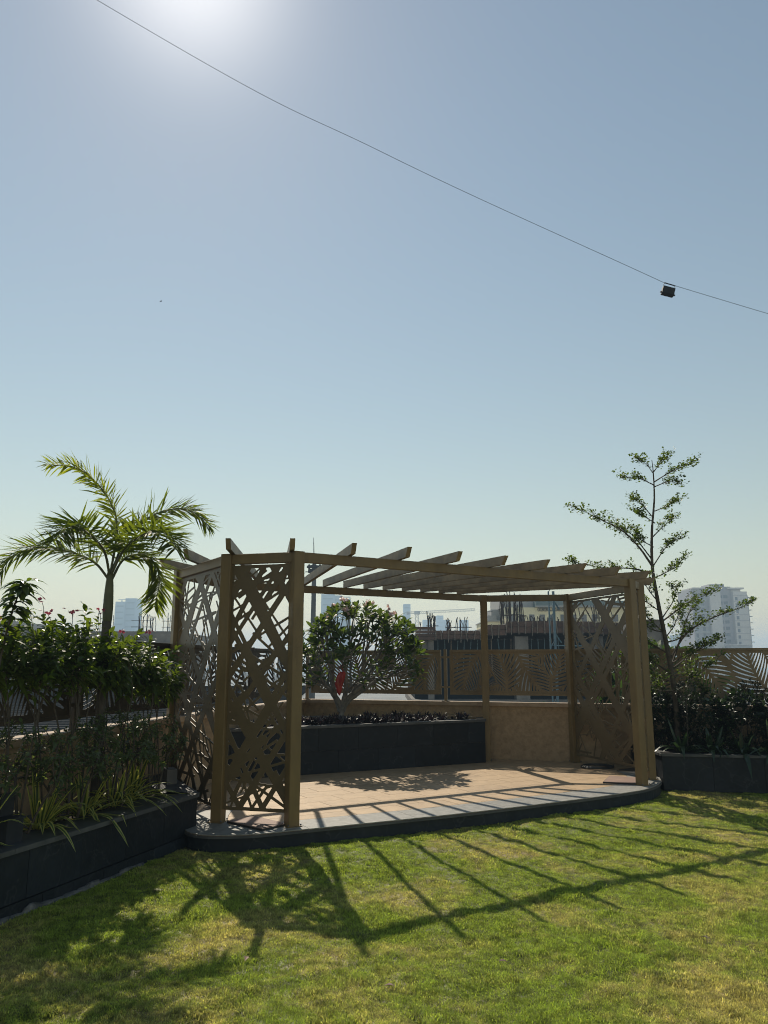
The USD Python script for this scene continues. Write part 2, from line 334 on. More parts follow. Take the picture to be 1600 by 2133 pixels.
# far
M['earth'] = noisy('city_ground', (0.16, 0.15, 0.13), (0.26, 0.24, 0.20), scale=0.05, rough=0.95)
M['paver'] = mat('grey_paver', {'geo': ('geometry', {}), 'bt': ('brick_texture', {'scale': 1.0, 'color1': (0.06, 0.062, 0.065), 'color2': (0.045, 0.047, 0.05), 'mortar': (0.03, 0.03, 0.03), 'brick_width': 0.6, 'row_height': 0.3, 'mortar_size': 0.02}),
    'p': ('principled_bsdf', {'roughness': 0.95, 'specular_ior_level': 0.05})}, [('geo.position', 'bt.vector'), ('bt.color', 'p.base_color')])
M['concrete'] = noisy('raw_concrete', (0.11, 0.105, 0.098), (0.20, 0.19, 0.175), scale=1.2, rough=0.9, bump=0.3, bscale=8)
M['form_board'] = noisy('formwork_board', (0.075, 0.045, 0.036), (0.13, 0.080, 0.062), scale=2.0, rough=0.85, rand=0.2)
M['batten'] = noisy('timber_batten', (0.15, 0.125, 0.10), (0.22, 0.185, 0.15), scale=3.0, rough=0.85)
M['net'] = noisy('safety_net', (0.003, 0.009, 0.014), (0.006, 0.016, 0.022), scale=2.5, rough=1.0, spec=0.05)
M['rebar'] = noisy('rusty_rebar', (0.025, 0.02, 0.02), (0.05, 0.038, 0.035), scale=2.0, rough=0.8)
M['blue_steel'] = noisy('blue_steel', (0.05, 0.11, 0.15), (0.08, 0.15, 0.19), scale=2.0, rough=0.5)
M['cream_wall'] = noisy('cream_wall', (0.70, 0.64, 0.42), (0.78, 0.72, 0.50), scale=0.6, rough=0.9)
M['teal_roof'] = noisy('teal_roof', (0.09, 0.14, 0.145), (0.14, 0.19, 0.19), scale=0.6, rough=0.7)
M['grey_wall'] = noisy('grey_wall', (0.30, 0.30, 0.29), (0.38, 0.375, 0.36), scale=0.3, rough=0.9)
M['white_wall'] = noisy('white_wall', (0.52, 0.48, 0.44), (0.62, 0.58, 0.53), scale=0.08, rough=0.9)
M['shade_toned_wall'] = noisy('shaded_plaster', (0.30, 0.28, 0.29), (0.37, 0.35, 0.36), scale=0.08, rough=0.9)  # darker copy of the tower's white wall, shade put into the colour
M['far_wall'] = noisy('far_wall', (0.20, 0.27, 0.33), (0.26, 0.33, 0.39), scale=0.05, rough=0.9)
M['window'] = noisy('window_glass', (0.07, 0.085, 0.10), (0.12, 0.13, 0.15), scale=0.3, rough=0.15)
M['letter'] = noisy('sign_letter', (0.05, 0.045, 0.04), (0.07, 0.06, 0.05), scale=2.0, rough=0.7)
M['mast'] = noisy('grey_mast', (0.045, 0.05, 0.052), (0.075, 0.08, 0.082), scale=2.0, rough=0.6)
M['crane'] = noisy('pale_crane', (0.40, 0.40, 0.38), (0.5, 0.5, 0.48), scale=0.4, rough=0.7)
M['bird'] = noisy('dark_feather', (0.02, 0.02, 0.02), (0.04, 0.04, 0.04), scale=4.0, rough=0.8)
M['blue_plastic'] = noisy('blue_plastic', (0.10, 0.22, 0.32), (0.14, 0.28, 0.38), scale=4.0, rough=0.5)

# ------------------------------------------------------------------ the setting: lines of the terrace
LW0, LW1 = np.array([-2.957, 6.45]), np.array([-1.38, 13.66])        # left wall, its lawn-side face, and the corner
LD = unit(LW1 - LW0)
LW_START = LW0 - LD*11.0
BW0, BW1 = LW1, np.array([5.58, 11.31])
BD = unit(BW1 - BW0)
BW_END = BW0 + BD*17.0
def wall_out(d): return np.array([-d[1], d[0]])                      # to the left of a direction: outwards for both walls

FLOOR_Z = -12.0
struct('city_ground', G().boxc((0, 0, FLOOR_Z - .5), (6000, 6000, 1.0)).get(), M['earth'], 'dusty ground far below the terrace')
terr = Polygon([tuple(LW_START + wall_out(LD)*.2), tuple(LW1 + wall_out(LD)*.2 + wall_out(BD)*.2), tuple(BW_END + wall_out(BD)*.2), (BW_END[0], -9.0), (LW_START[0], -9.0)])
struct('terrace_podium', G().extrude(terr, FLOOR_Z, -0.03).get(), M['concrete'], 'concrete podium that carries the roof garden')
lawn_poly = Polygon([tuple(LW_START), tuple(LW1), tuple(BW_END), (BW_END[0], -9.0), (LW_START[0], -9.0)])
# lawn sheet, slightly uneven
gx, gy = np.meshgrid(np.arange(-6, 14.01, 0.045), np.arange(-2, 14.01, 0.045))
def lawn_z(x, y):
    return (meshkit.fbm(np.stack([x*1.6, y*1.6, 0*x], -1), 3, 5) - 0.5)*0.03 + (meshkit.fbm(np.stack([x*8.0, y*8.0, 0*x], -1), 3, 15) - 0.5)*0.045
gz = lawn_z(gx, gy)
nxx, nyy = gx.shape[1], gx.shape[0]
idx = np.arange(nxx*nyy).reshape(nyy, nxx)
q = np.stack([idx[:-1, :-1], idx[:-1, 1:], idx[1:, 1:], idx[1:, :-1]], -1).reshape(-1, 4)
lv = np.stack([gx, gy, gz], -1).reshape(-1, 3)
cen = lv[q].mean(1)
keep = shapely.contains_xy(lawn_poly, cen[:, 0], cen[:, 1])
lq = q[keep]; lused = np.unique(lq); lmap = np.zeros(len(lv), int); lmap[lused] = np.arange(len(lused))
struct('lawn', (lv[lused], lmap[lq]), M['turf'], 'lawn of short green turf with dry straw patches', smooth=True)

# platform
EDGE = np.array([(-1.96, 8.25), (-1.93, 7.85), (-1.812, 7.36), (-1.584, 7.115), (-1.174, 7.132), (-.774, 7.311), (0, 7.697), (.97, 8.206), (2.12, 8.90), (2.768, 9.328), (3.151, 9.642), (3.44, 10.056), (3.578, 10.40), (3.661, 10.775), (3.659, 11.15)])
EDGE_S = spline(np.c_[EDGE, np.zeros(len(EDGE))], 90)[:, :2]
plat = Polygon([tuple(p) for p in EDGE_S] + [(3.62, 11.92), tuple(BW0 + BD*.4 - wall_out(BD)*.02), tuple(LW0 + LD*6.8 - wall_out(LD)*.02), tuple(LW0 + LD*2.6 - wall_out(LD)*.02)]).buffer(0)
PZ = 0.144
pl = struct('platform', G().extrude(plat.buffer(-0.02), 0.002, 0.112).get(), M['slate'], 'raised pergola platform with dark stone riser')
child(pl, 'nosing', G().extrude(plat, 0.112, 0.130).get(), M['coping'])
child(pl, 'grout_bed', G().extrude(plat.buffer(-0.012), 0.130, 0.137).get(), M['grout'])
edge_line = LineString([tuple(p) for p in EDGE_S])
band = plat.buffer(-0.01).intersection(edge_line.buffer(0.415))
inner = plat.buffer(-0.01).difference(edge_line.buffer(0.42))
wallcut = unary_union([LineString([tuple(LW_START), tuple(LW1)]).buffer(.1, single_sided=False)])
# grey border stones, cut across the edge
cuts = []
Ls = edge_line.length
nb = 15
seg = [Ls*i/nb for i in range(nb + 1)]
for i in range(nb):
    a0, a1 = seg[i] + .002, seg[i+1] - .002
    pts = []
    for a, sgn in ((a0, 1), (a1, 1)):
        p = np.array(edge_line.interpolate(a).coords[0]); t = unit(np.array(edge_line.interpolate(min(a + .05, Ls)).coords[0]) - np.array(edge_line.interpolate(max(a - .05, 0)).coords[0]))
        nrm = np.array([-t[1], t[0]])
        pts.append((p - nrm*.05, p + nrm*.48))
    mid = [np.array(edge_line.interpolate(a0 + (a1 - a0)*k/4).coords[0]) for k in range(5)]
    cell = Polygon([tuple(pts[0][0]), *[tuple(m_ + (m_ - np.array(plat.centroid.coords[0]))*.02) for m_ in mid[1:-1]], tuple(pts[1][0]), tuple(pts[1][1]), tuple(pts[0][1])])
    piece = cell.buffer(0).intersection(band)
    if piece.area > .01: child(pl, 'border_stone', G().extrude(piece, 0.137, PZ).get(), M['border'])
fd = unit(np.array([4.025, 2.445])); fn = np.array([-fd[1], fd[0]])
o0 = np.array([-0.746, 7.675]) - fd*2.4 - fn*.6
TLn, TWd = 0.60, 0.30
planter_b_poly = Polygon([(-2.25, 10.22), (1.55, 12.14), (1.58, 12.6), (-1.3, 13.6), (-2.2, 10.9)])
for r in range(18):
    for c in range(14):
        off = (0.0, TLn*0.5)[r % 2]
        a = o0 + fd*(c*TLn + off) + fn*(r*TWd)
        cell = Polygon([tuple(a + fd*.0035 + fn*.0035), tuple(a + fd*(TLn - .0035) + fn*.002), tuple(a + fd*(TLn - .0035) + fn*(TWd - .0035)), tuple(a + fd*.002 + fn*(TWd - .0035))])
        piece = cell.intersection(inner).difference(planter_b_poly.buffer(-.05))
        if piece.area > .004: child(pl, 'tile', G().extrude(piece, 0.137, PZ - 0.0005*rnd.random()).get(), M['tile'])

# parapet walls with coping
def wall(name, label, a, b, m_cap_len=1.5, cap0=0.0):
    d = unit(b - a); n = wall_out(d); L = np.linalg.norm(b - a)
    t = Thing(name, label, 'wall', (a[0], a[1], 0), 'parapet walls round the terrace')
    pl_ = Polygon([tuple(a), tuple(b), tuple(b + n*.16), tuple(a + n*.16)])
    t.part('wall_body', G().extrude(pl_, -0.02, 0.952).get(), M['stucco'])
    k = cap0
    while k < L - .05:
        e = min(k + m_cap_len - .004, L)
        p0, p1 = a + d*k, a + d*e
        c = Polygon([tuple(p0 - n*.045), tuple(p1 - n*.045), tuple(p1 + n*.19), tuple(p0 + n*.19)])
        t.part('coping_stone', G().extrude(c, 0.952, 1.01).get(), M['cap'])
        k += m_cap_len
    return t
wall('parapet_wall', 'long beige parapet wall running back along the left planter', LW_START + LD*3, LW1 + LD*.17)
wall('parapet_wall', 'beige textured parapet wall behind the pergola and right planter', BW0 + BD*.003, BW_END, cap0=.055)

# ------------------------------------------------------------------ cut-out fence
def frond_cuts(p0, p1, bend, l0, n, w, side_l=1.0, ang=0.95):
    """leaflet slots on both sides of a curved rib; returns (slots, outline)"""
    p0, p1 = np.array(p0, float), np.array(p1, float)
    d = p1 - p0; nr = np.array([-d[1], d[0]])
    mid = (p0 + p1)/2 + nr*bend
    def rib(t): return (1-t)**2*p0 + 2*t*(1-t)*mid + t*t*p1
    def tan(t): return unit(2*(1-t)*(mid - p0) + 2*t*(p1 - mid))
    slots, hull = [], [LineString([tuple(rib(t)) for t in np.linspace(0, 1, 12)]).buffer(.012)]
    for i in range(n):
        t = 0.06 + 0.9*i/(n - 1)
        for sd in (-1, 1):
            r, tg = rib(t), tan(t); nn = np.array([-tg[1], tg[0]])*sd
            L = l0*(0.45 + 0.75*math.sin(math.pi*min(1, t*.85 + .12)))*(1 if sd > 0 else side_l)
            a = ang*(1 - .35*t)
            s0 = r + nn*.016
            e = r + (nn*math.sin(a) + tg*math.cos(a))*L
            c = (s0 + e)/2 + nn*L*.10
            ts = np.linspace(0, 1, 7)
            cl = np.array([(1-u)**2*s0 + 2*u*(1-u)*c + u*u*e for u in ts])
            dd = unit(np.gradient(cl, axis=0)); no = np.stack([-dd[:, 1], dd[:, 0]], 1)
            ww = w*0.5*np.array([.35, .7, .95, 1, .9, .6, .1])[:, None]
            slots.append(Polygon(np.vstack([cl + no*ww, (cl - no*ww)[::-1]])).buffer(0))
    sl = unary_union(slots)
    return sl, unary_union(hull + [sl.convex_hull])
def leaf_sheet(w, h, seed, dense=1.0, nleaf=11):
    r = random.Random(seed)
    rect = sbox(0, 0, w, h); inset = sbox(.03, .035, w - .03, h - .035)
    cut, blocked = Polygon(), Polygon()
    cand = []
    n = max(3, int(w/.42))
    for i in range(n):
        x = w*(i + .5)/n + r.uniform(-.08, .08)
        flip = i % 2
        y0 = h*(0.04 if flip else .96); y1 = h*(.92 if flip else .08)
        cand.append(((x - .22*r.choice((-1, 1)), y0), (x + r.uniform(-.1, .25), y1), r.uniform(-.25, .25)))
    for i in range(n + 2):
        cand.append(((r.uniform(0, w), r.uniform(0, h)), None, r.uniform(-.3, .3)))
    for a, b, bend in cand:
        if b is None:
            an = r.uniform(0, 2*math.pi); b = (a[0] + .45*math.cos(an), a[1] + .45*math.sin(an))
        s, hu = frond_cuts(a, b, bend, .30*(1 + .12*(dense > 1)), nleaf, .026*dense)
        cut = cut.union(s.difference(blocked.buffer(.012))); blocked = blocked.union(hu)
    cut = cut.intersection(inset).buffer(-.003).buffer(.003)
    sh = rect.difference(cut)
    if sh.geom_type != 'Polygon': sh = max(sh.geoms, key=lambda g: g.area)
    return sh.simplify(.0015)
SHEETS = {}
def fence(name, label, a, d, spans, z0=1.115, z1=1.835, dense=1.0, seed=0, nleaf=11, paint='fence'):
    n = wall_out(d); dz = np.array([0, 0, 1.0]); d3 = np.array([d[0], d[1], 0.0]); n3 = np.array([n[0], n[1], 0])
    o = np.array([a[0], a[1], 0]) + n3*.08
    t = Thing(name, label, 'fence', (a[0], a[1], 1.01), 'cutout fences on the parapet walls')
    posts = sorted({round(s, 3) for sp in spans for s in sp})
    for s in posts:
        p = o + d3*s
        t.part('post', G().bar(p + dz*1.01, p + dz*(z1 + .01), .05, .05, up=d3, bev=.004).get(), M[paint])
        t.part('base_plate', G().boxc(p + dz*1.016, (.11, .11, .01), math.atan2(d[1], d[0])).get(), M[paint])
    for k, (s0, s1) in enumerate(spans):
        w = s1 - s0 - .15
        u0 = s0 + .075
        key = (round(w, 2), seed + k % 3)
        if key not in SHEETS: SHEETS[key] = leaf_sheet(w - .05, z1 - z0 - .07, seed + k % 3 + 3, dense, nleaf)
        pth = t.part('sheet', G().sheet(SHEETS[key], .006, o + d3*(u0 + .025) + dz*(z0 + .035), d3, dz).get(), M[paint])
        for zz in (z0 + .0175, z1 - .0175):
            t.part('rail', G().bar(o + d3*u0 + dz*zz, o + d3*(u0 + w) + dz*zz, .035, .035).get(), M[paint])
        for uu in (u0 + .0125, u0 + w - .0125):
            t.part('stile', G().bar(o + d3*uu + dz*(z0 + .035), o + d3*uu + dz*(z1 - .035), .03, .025, up=d3).get(), M[paint])
        for uu in (s0, s1):
            sg = 1 if uu == s0 else -1
            for zz in (z0 + .12, z1 - .12):
                t.part('bracket', G().bar(o + d3*(uu + sg*.024) + dz*zz, o + d3*(uu + sg*.077) + dz*zz, .02, .03).get(), M[paint])
    return t
Lleft = np.linalg.norm(LW1 - LW0)
# spans measured from LW0; a post stands beside the palm, others up to the corner
fence('cutout_fence', 'bronze cutout metal fence of leaf pattern behind the left planter, colour darkened for shade', LW0, LD, [(-3.4, -1.3), (-1.3, .85), (.85, 3.0), (3.0, 5.15), (5.15, Lleft - .15)], dense=1.55, seed=20, nleaf=9, paint='fence_shade_toned')
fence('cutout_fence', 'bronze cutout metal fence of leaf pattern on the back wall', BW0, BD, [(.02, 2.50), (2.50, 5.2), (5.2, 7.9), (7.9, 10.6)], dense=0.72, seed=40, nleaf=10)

# ------------------------------------------------------------------ planters
def planter(name, label, poly, front, top, z0, width, course=None, base=None, inner_w=0.16, skip_coping=False):
    """poly: outline; front: list of (a, b) faces that are clad with slabs"""
    t = Thing(name, label, 'planter', base, 'black slate planters round the lawn')
    core = poly.buffer(-.022, join_style=2)
    t.part('core', G().extrude(core.difference(poly.buffer(-inner_w, join_style=2)), z0, top - .032).get(), M['concrete'])
    t.part('soil', G().extrude(poly.buffer(-inner_w - .002, join_style=2), z0, top - .05).get(), M['soil'])
    for a, b in front:
        a, b = np.array(a), np.array(b); d = unit(b - a); n = wall_out(d); L = np.linalg.norm(b - a)
        rows = course or [(z0, top - .034)]
        for ri, (za, zb) in enumerate(rows):
            ns = max(1, round(L/width))
            es = [L*i/ns for i in range(ns + 1)]
            if ri % 2: es = [0] + [L*(i + .5)/ns for i in range(ns)] + [L]
            for s0, s1 in zip(es[:-1], es[1:]):
                pr = rnd.uniform(0, .004)
                c = Polygon([tuple(a + d*(s0 + .002) - n*pr), tuple(a + d*(s1 - .002) - n*pr), tuple(a + d*(s1 - .002) + n*.02), tuple(a + d*(s0 + .002) + n*.02)])
                t.part('cladding_slab', G().extrude(c, za + .002, zb - .002).get(), M['slate'])
        k = 0.0
        while k < L - .02:
            e = min(k + 1.2 - .003, L)
            c = Polygon([tuple(a + d*k - n*.02), tuple(a + d*e - n*.02), tuple(a + d*e + n*inner_w), tuple(a + d*k + n*inner_w)])
            t.part('coping_slab', G().extrude(c, top - .032, top).get(), M['coping'])
            k += 1.2
    return t
# left planter: its lawn face runs from behind the frame to the platform
LP0, LP1 = np.array([-3.45, 1.86]), np.array([-1.73, 7.5])
LPD = unit(LP1 - LP0)
LPe = np.array([-2.44, 8.90])
lp_poly = Polygon([tuple(LP0), tuple(LP1), tuple(LPe), tuple(LW0 + LD*2.5 - wall_out(LD)*.01), tuple(LW0 - LD*4.6 - wall_out(LD)*.01)])
tl = planter('stone_planter', 'black slate planter wall along the left edge of the lawn', lp_poly, [(LP0, LP1), (LP1, LPe)], .43, 0.0, .55, course=[(0.09, .43 - .034)], base=(LP1[0], LP1[1], 0), inner_w=.30)
kx = LP0 + wall_out(LPD)*.012
for i in range(9):
    a, b = LP0 + LPD*(i*.65 + .003) + wall_out(LPD)*.0, LP0 + LPD*((i + 1)*.65 - .003)
    if np.linalg.norm(b - LP0) > np.linalg.norm(LP1 - LP0): b = LP1
    c = Polygon([tuple(a - wall_out(LPD)*.012), tuple(b - wall_out(LPD)*.012), tuple(b + wall_out(LPD)*.02), tuple(a + wall_out(LPD)*.02)])
    tl.part('plinth_slab', G().extrude(c, 0.0, .088).get(), M['slate'])
# rough mortar smeared along the foot of the planter
g = G()
for i in range(16):
    s = 3.0 + i*.13 + rnd.uniform(-.02, .02)
    p = LP0 + LPD*s - wall_out(LPD)*.022
    sz = rnd.uniform(.02, .055)*(1.2 - i*.045)
    m = trimesh.creation.icosphere(subdivisions=2, radius=1.0)
    v = m.vertices*np.array([.10, .022, sz])
    v *= (1 + .5*(meshkit.noise(m.vertices*2.3 + i*7.1) - .5))[:, None]
    ca, sa = LPD
    v = np.c_[v[:, 0]*ca - v[:, 1]*sa, v[:, 0]*sa + v[:, 1]*ca, v[:, 2]]
    g.add(v + [p[0], p[1], .004], m.faces)
tl.part('mortar_skirt', g.get(), M['mortar'], label='rough pale mortar along the foot of the planter', smooth=True)
pb = (LP1 + LPe)/2
tl.part('end_block', G().boxc((-2.16, 8.12, .50), (.22, .10, .14), math.atan2(*(LPe - LP1)[::-1])).get(), M['concrete'])

bp_front = [(np.array([-2.25, 10.20]), np.array([1.54, 12.14])), (np.array([1.54, 12.14]), np.array([1.60, 12.64]))]
bp_poly = Polygon([tuple(bp_front[0][0]), tuple(bp_front[0][1]), tuple(bp_front[1][1]), tuple(BW0 + BD*.3 - wall_out(BD)*.01), tuple(LW0 + LD*7.1 - wall_out(LD)*.01), tuple(LW0 + LD*3.80 - wall_out(LD)*.01)]).buffer(0)
planter('stone_planter', 'tall black slate planter along the back of the platform', bp_poly, bp_front, .775, .13, .62, course=[(.144, .44), (.44, .775 - .034)], base=(-.4, 11.2, .144), inner_w=.13)
rp_front = [(np.array([3.66, 11.86]), np.array([3.62, 10.44])), (np.array([3.62, 10.44]), np.array([9.7, 9.30]))]
rp_poly = Polygon([tuple(rp_front[0][0]), tuple(rp_front[0][1]), tuple(BW0 + BD*11.5 - wall_out(BD)*.01), tuple(BW0 + BD*5.32 - wall_out(BD)*.01)])
planter('stone_planter', 'low black slate planter right of the pergola', rp_poly, rp_front, .46, 0.0, .62, course=[(0.0, .46 - .034)], base=(3.62, 10.44, 0), inner_w=.16)

# ------------------------------------------------------------------ pergola
P = {1: (-2.40, 9.00), 2: (-1.569, 7.688), 3: (-.849, 7.486), 4: (3.176, 9.931), 5: (3.446, 10.416), 6: (2.90, 12.17), 7: (1.592, 12.35), 8: (-2.08, 10.20)}
ZT = {i: 2.682 for i in P}
pg = Thing('pergola', 'bronze metal pergola with cutout screens and angled rafters on the platform', 'pergola', (0.5, 9.7, PZ))
def P3(i, z): return np.array([P[i][0], P[i][1], z])
posts_dir = {1: (2, 1), 2: (2, 3), 3: (3, 4), 4: (3, 4), 5: (5, 6), 6: (6, 5), 7: (7, 6), 8: (8, 7)}
for i in P:
    a, b = posts_dir[i]
    d = unit(np.array(P[b]) - np.array(P[a])); d3 = np.array([d[0], d[1], 0])
    zb = .79 if i == 8 and False else PZ
    pg.part('post', G().bar(P3(i, zb + .004), P3(i, ZT[i] + .003), .11, .11, up=d3, bev=.006).get(), M['bronze'])
    pg.part('foot_plate', G().boxc(P3(i, PZ + .002), (.15, .15, .006), math.atan2(d[1], d[0])).get(), M['bronze'])
for i in P:
    for dx, dy in ((-.062, -.062), (.062, -.062), (.062, .062), (-.062, .062)):
        a, b = posts_dir[i]; d = unit(np.array(P[b]) - np.array(P[a]))
        c = P3(i, PZ + .011) + np.array([d[0]*dx - d[1]*dy, d[1]*dx + d[0]*dy, 0])
        pg.part('bolt', G().tube([c, c + [0, 0, .012]], .008, 6).get(), M['steel_wire'])
ring = [(1, 2), (2, 3), (3, 4), (4, 5), (5, 6), (6, 7), (7, 8), (8, 1)]
BH, BWd = .10, .055
for a, b in ring:
    A, B = P3(a, ZT[a] - BH/2), P3(b, ZT[b] - BH/2); d = unit(B - A)
    pg.part('beam', G().bar(A + d*.05, B - d*.05, BWd, BH, bev=.004).get(), M['bronze'])
# rafters: (front tip x, y, top z) to points along the back beam
tips = [(-2.538, 8.676, 2.782), (-2.072, 7.936, 2.782), (-1.490, 7.252, 2.782), (-.871, 7.252, 2.782), (-.291, 7.548, 2.782), (.266, 7.803, 2.782), (.818, 8.109, 2.782),
        (1.360, 8.440, 2.782), (1.894, 8.757, 2.782), (2.406, 9.098, 2.782), (2.909, 9.419, 2.782), (3.427, 9.865, 2.782), (3.765, 10.646, 2.782)]
backx = [-2.08, -1.93, -1.70, -1.40, -1.118, -.841, -.556, -.268, .014, .305, .592, .884, 1.179]
def backpt(x):
    t = (x - P[8][0])/(P[7][0] - P[8][0])
    return np.array([x, P[8][1] + t*(P[7][1] - P[8][1]), ZT[8] + t*(ZT[7] - ZT[8])])
for (tx, ty, tz), bx_ in zip(tips, backx):
    b = backpt(bx_) ; t0 = np.array([tx, ty, tz])
    dd = unit((b - t0)*[1, 1, 0])
    bt = b + dd*.03; bt[2] = b[2] + .100
    Lr = np.linalg.norm((bt - t0)[:2]); sl = (bt[2] - t0[2])/Lr
    prof = Polygon([(0, 0), (Lr, sl*Lr), (Lr, sl*Lr - .098), (.07, sl*.07 - .098)])
    g = G().sheet(prof, .048, t0, dd, (0, 0, 1.0))
    pg.part('rafter', g.get(), M['rafter'])
def screen_sheet(w, h, seed):
    r = random.Random(seed)
    rect = sbox(0, 0, w, h)
    strips = [rect.difference(sbox(.022, .03, w - .022, h - .03))]
    ny = int(h/.30) if w < 1 else int(h/.34)
    lo, hi = (52, 62) if w < 1 else (42, 54)
    bw = (.017, .034) if w < 1 else (.030, .056)
    for k in range(ny + 3):                                   # wide crossing bands
        for sg in (1, -1):
            a = math.radians(r.uniform(lo, hi))*sg
            c = np.array([w*r.uniform(.3, .7), h*(k - .8 + .5*(sg > 0))/ny*1.0 + r.uniform(-.05, .05)])
            d = np.array([math.cos(a), math.sin(a)])*4
            if w > 1 and k % 2 and r.random() < .5: continue
            strips.append(LineString([tuple(c - d), tuple(c + d)]).buffer(r.uniform(*bw), cap_style=2))
    for k in range(60 if w < 1 else 104):                      # thin ones
        a = math.radians(r.choice((r.uniform(25, 75), r.uniform(-75, -25), r.uniform(-20, 20))))
        c = np.array([w*r.random(), h*r.random()]); d = np.array([math.cos(a), math.sin(a)])*(r.uniform(.15, .55) if w < 1 else r.uniform(.15, .50))
        strips.append(LineString([tuple(c - d), tuple(c + d)]).buffer(r.uniform(.006, .013), cap_style=2))
    s = unary_union(strips).intersection(rect)
    holes = rect.difference(s).buffer(-.006).buffer(.005)
    s = rect.difference(holes)
    if s.geom_type != 'Polygon': s = max(s.geoms, key=lambda q_: q_.area)
    return s.simplify(.001)
for k, (a, b, lab) in enumerate([(1, 2, 'left'), (2, 3, 'front'), (4, 5, 'right'), (5, 6, 'back')]):
    A, B = np.array(P[a]), np.array(P[b]); d = unit(B - A); L = np.linalg.norm(B - A) - .112
    z0, z1 = .255, min(ZT[a], ZT[b]) - BH - .012
    d3 = np.array([d[0], d[1], 0])
    o = np.array([*(A + d*.056), z0])
    pg.part('screen_panel', G().sheet(screen_sheet(L, z1 - z0, 60 + k), .008, o, d3, (0, 0, 1.0)).get(), M['screen'])

# brown boards left on the platform, hose
def board(label, pts, group=None):
    po = Polygon(pts); c = po.centroid.coords[0]
    t = Thing('floor_board', label, 'board', (c[0], c[1], PZ), 'brown boards lying on the platform')
    t.part('top_face', G().extrude(po.buffer(-.006, join_style=2), PZ + .0165, PZ + .019).get(), M['mat_brown'])
    t.part('edge', G().extrude(po, PZ + .001, PZ + .0165).get(), M['mat_edge'])
board('flat brown board lying beside the right front pergola post', [(2.975, 10.619), (3.35, 10.43), (3.16, 9.92), (2.733, 10.071)])
board('flat brown board with black edge under the front left screen', [(-1.47, 7.62), (-1.089, 7.26), (-.885, 7.508), (-1.255, 7.87)])
t = Thing('garden_hose', 'black hose lying in a loop under the right screen', 'hose', (3.1, 11.55, PZ))
an = np.linspace(0, 4*np.pi, 60)
t.part('hose', G().tube(np.c_[3.06 + (.22 + .012*np.sin(an*.5))*np.cos(an), 11.5 + .22*np.sin(an), PZ + .014 + .012*an/6.28], .012, 6).get(), M['rubber'], smooth=True)

# black garden light box on the left planter
c = LP0 + LPD*3.72 + wall_out(LPD)*.17
t = Thing('garden_light', 'black box garden light on the left planter coping at the photo edge', 'garden light', (c[0], c[1], .43))
rz = math.atan2(LPD[1], LPD[0])
t.part('body', G().boxc((c[0], c[1], .43 + .075), (.15, .13, .15), rz).get(), M['black_metal'])
t.part('lid', G().boxc((c[0], c[1], .43 + .156), (.17, .15, .012), rz).get(), M['black_metal'])
t.part('hood', G().boxc((c[0] - .05, c[1] + .06, .43 + .235), (.12, .03, .146), rz).get(), M['black_metal'])
t.part('cable', G().tube([(c[0] - .06, c[1] + .09, .46), (c[0] - .12, c[1] + .12, .44), (c[0] - .2, c[1] + .1, .40)], .006, 5).get(), M['rubber'])

# ------------------------------------------------------------------ plants
def grow(root, tips, rng, ratio=0.42, split=(2, 3), r_tip=.006, wobble=.04, first=None):
    """branches from root to all tips, forking as the tips part. returns list of (points, radii)"""
    out = []
    def rec(p, d, T, depth):
        n = len(T)
        rad = r_tip*n**.45
        if n == 1:
            e = T[0]; mid = (p + e)/2 + d*np.linalg.norm(e - p)*.16 + rng.normal(0, wobble*.4, 3)*np.linalg.norm(e - p)
            out.append((spline([p, mid, e], 5), np.linspace(rad*1.15, r_tip*.8, 5))); return
        c = T.mean(0)
        q_ = p + (c - p)*(ratio if depth or first is None else first)
        q_ = q_ + rng.normal(0, wobble, 3)*np.linalg.norm(q_ - p)
        mid = (p + q_)/2 + d*np.linalg.norm(q_ - p)*.12
        out.append((spline([p, mid, q_], 4), np.linspace(rad*1.1, rad*.9, 4)))
        k = min(n, rng.integers(split[0], split[1] + 1))
        V = unit(T - q_)
        cs = V[rng.choice(n, k, replace=False)]
        for _ in range(5):
            lab = np.argmax(V @ cs.T, 1)
            cs = np.array([unit(V[lab == j].mean(0)) if (lab == j).any() else cs[j] for j in range(k)])
        nd = unit(q_ - mid)
        if len(set(lab)) == 1 and n > 1: lab = np.arange(n) % 2
        for j in set(lab): rec(q_, nd, T[lab == j], depth + 1)
    rec(np.asarray(root, float), np.array([0, 0, 1.0]), np.asarray(tips, float), 0)
    return out
def tubes(br, n=5, g=None):
    g = g or G()
    for p, r in br: g.tube(p, r, n, cap=False)
    return g
def ends_dir(br_tip_pts, centre): return unit(br_tip_pts - centre)

def rosettes(tips, dirs, rng, n, L, W, prof, droop, spread=(.2, 1.1), fold=.2, back=0.0):
    """n leaves round each tip"""
    B, D, U, LL, WW, DR = [], [], [], [], [], []
    for p, d in zip(tips, dirs):
        k = rng.integers(n[0], n[1] + 1)
        a0 = rng.uniform(0, 6.28)
        s = unit(np.cross(d, [0.3, 0.2, 1.0] if abs(d[2]) < .9 else [1.0, 0, 0])); u = np.cross(s, d)
        for i in range(k):
            a = a0 + i*2.4; th = spread[0] + (spread[1] - spread[0])*(i + .5)/k + rng.normal(0, .1)
            dd = d*math.cos(th) + (s*math.cos(a) + u*math.sin(a))*math.sin(th)
            B.append(p - d*back*(i/k)); D.append(dd); U.append(d if th > .25 else s)
            LL.append(L*rng.uniform(.7, 1.15)); WW.append(W*rng.uniform(.8, 1.15)); DR.append(droop*rng.uniform(.4, 1.5))
    return leaves(np.array(B), np.array(D), np.array(U), np.array(LL), np.array(WW), prof, np.array(DR), fold)

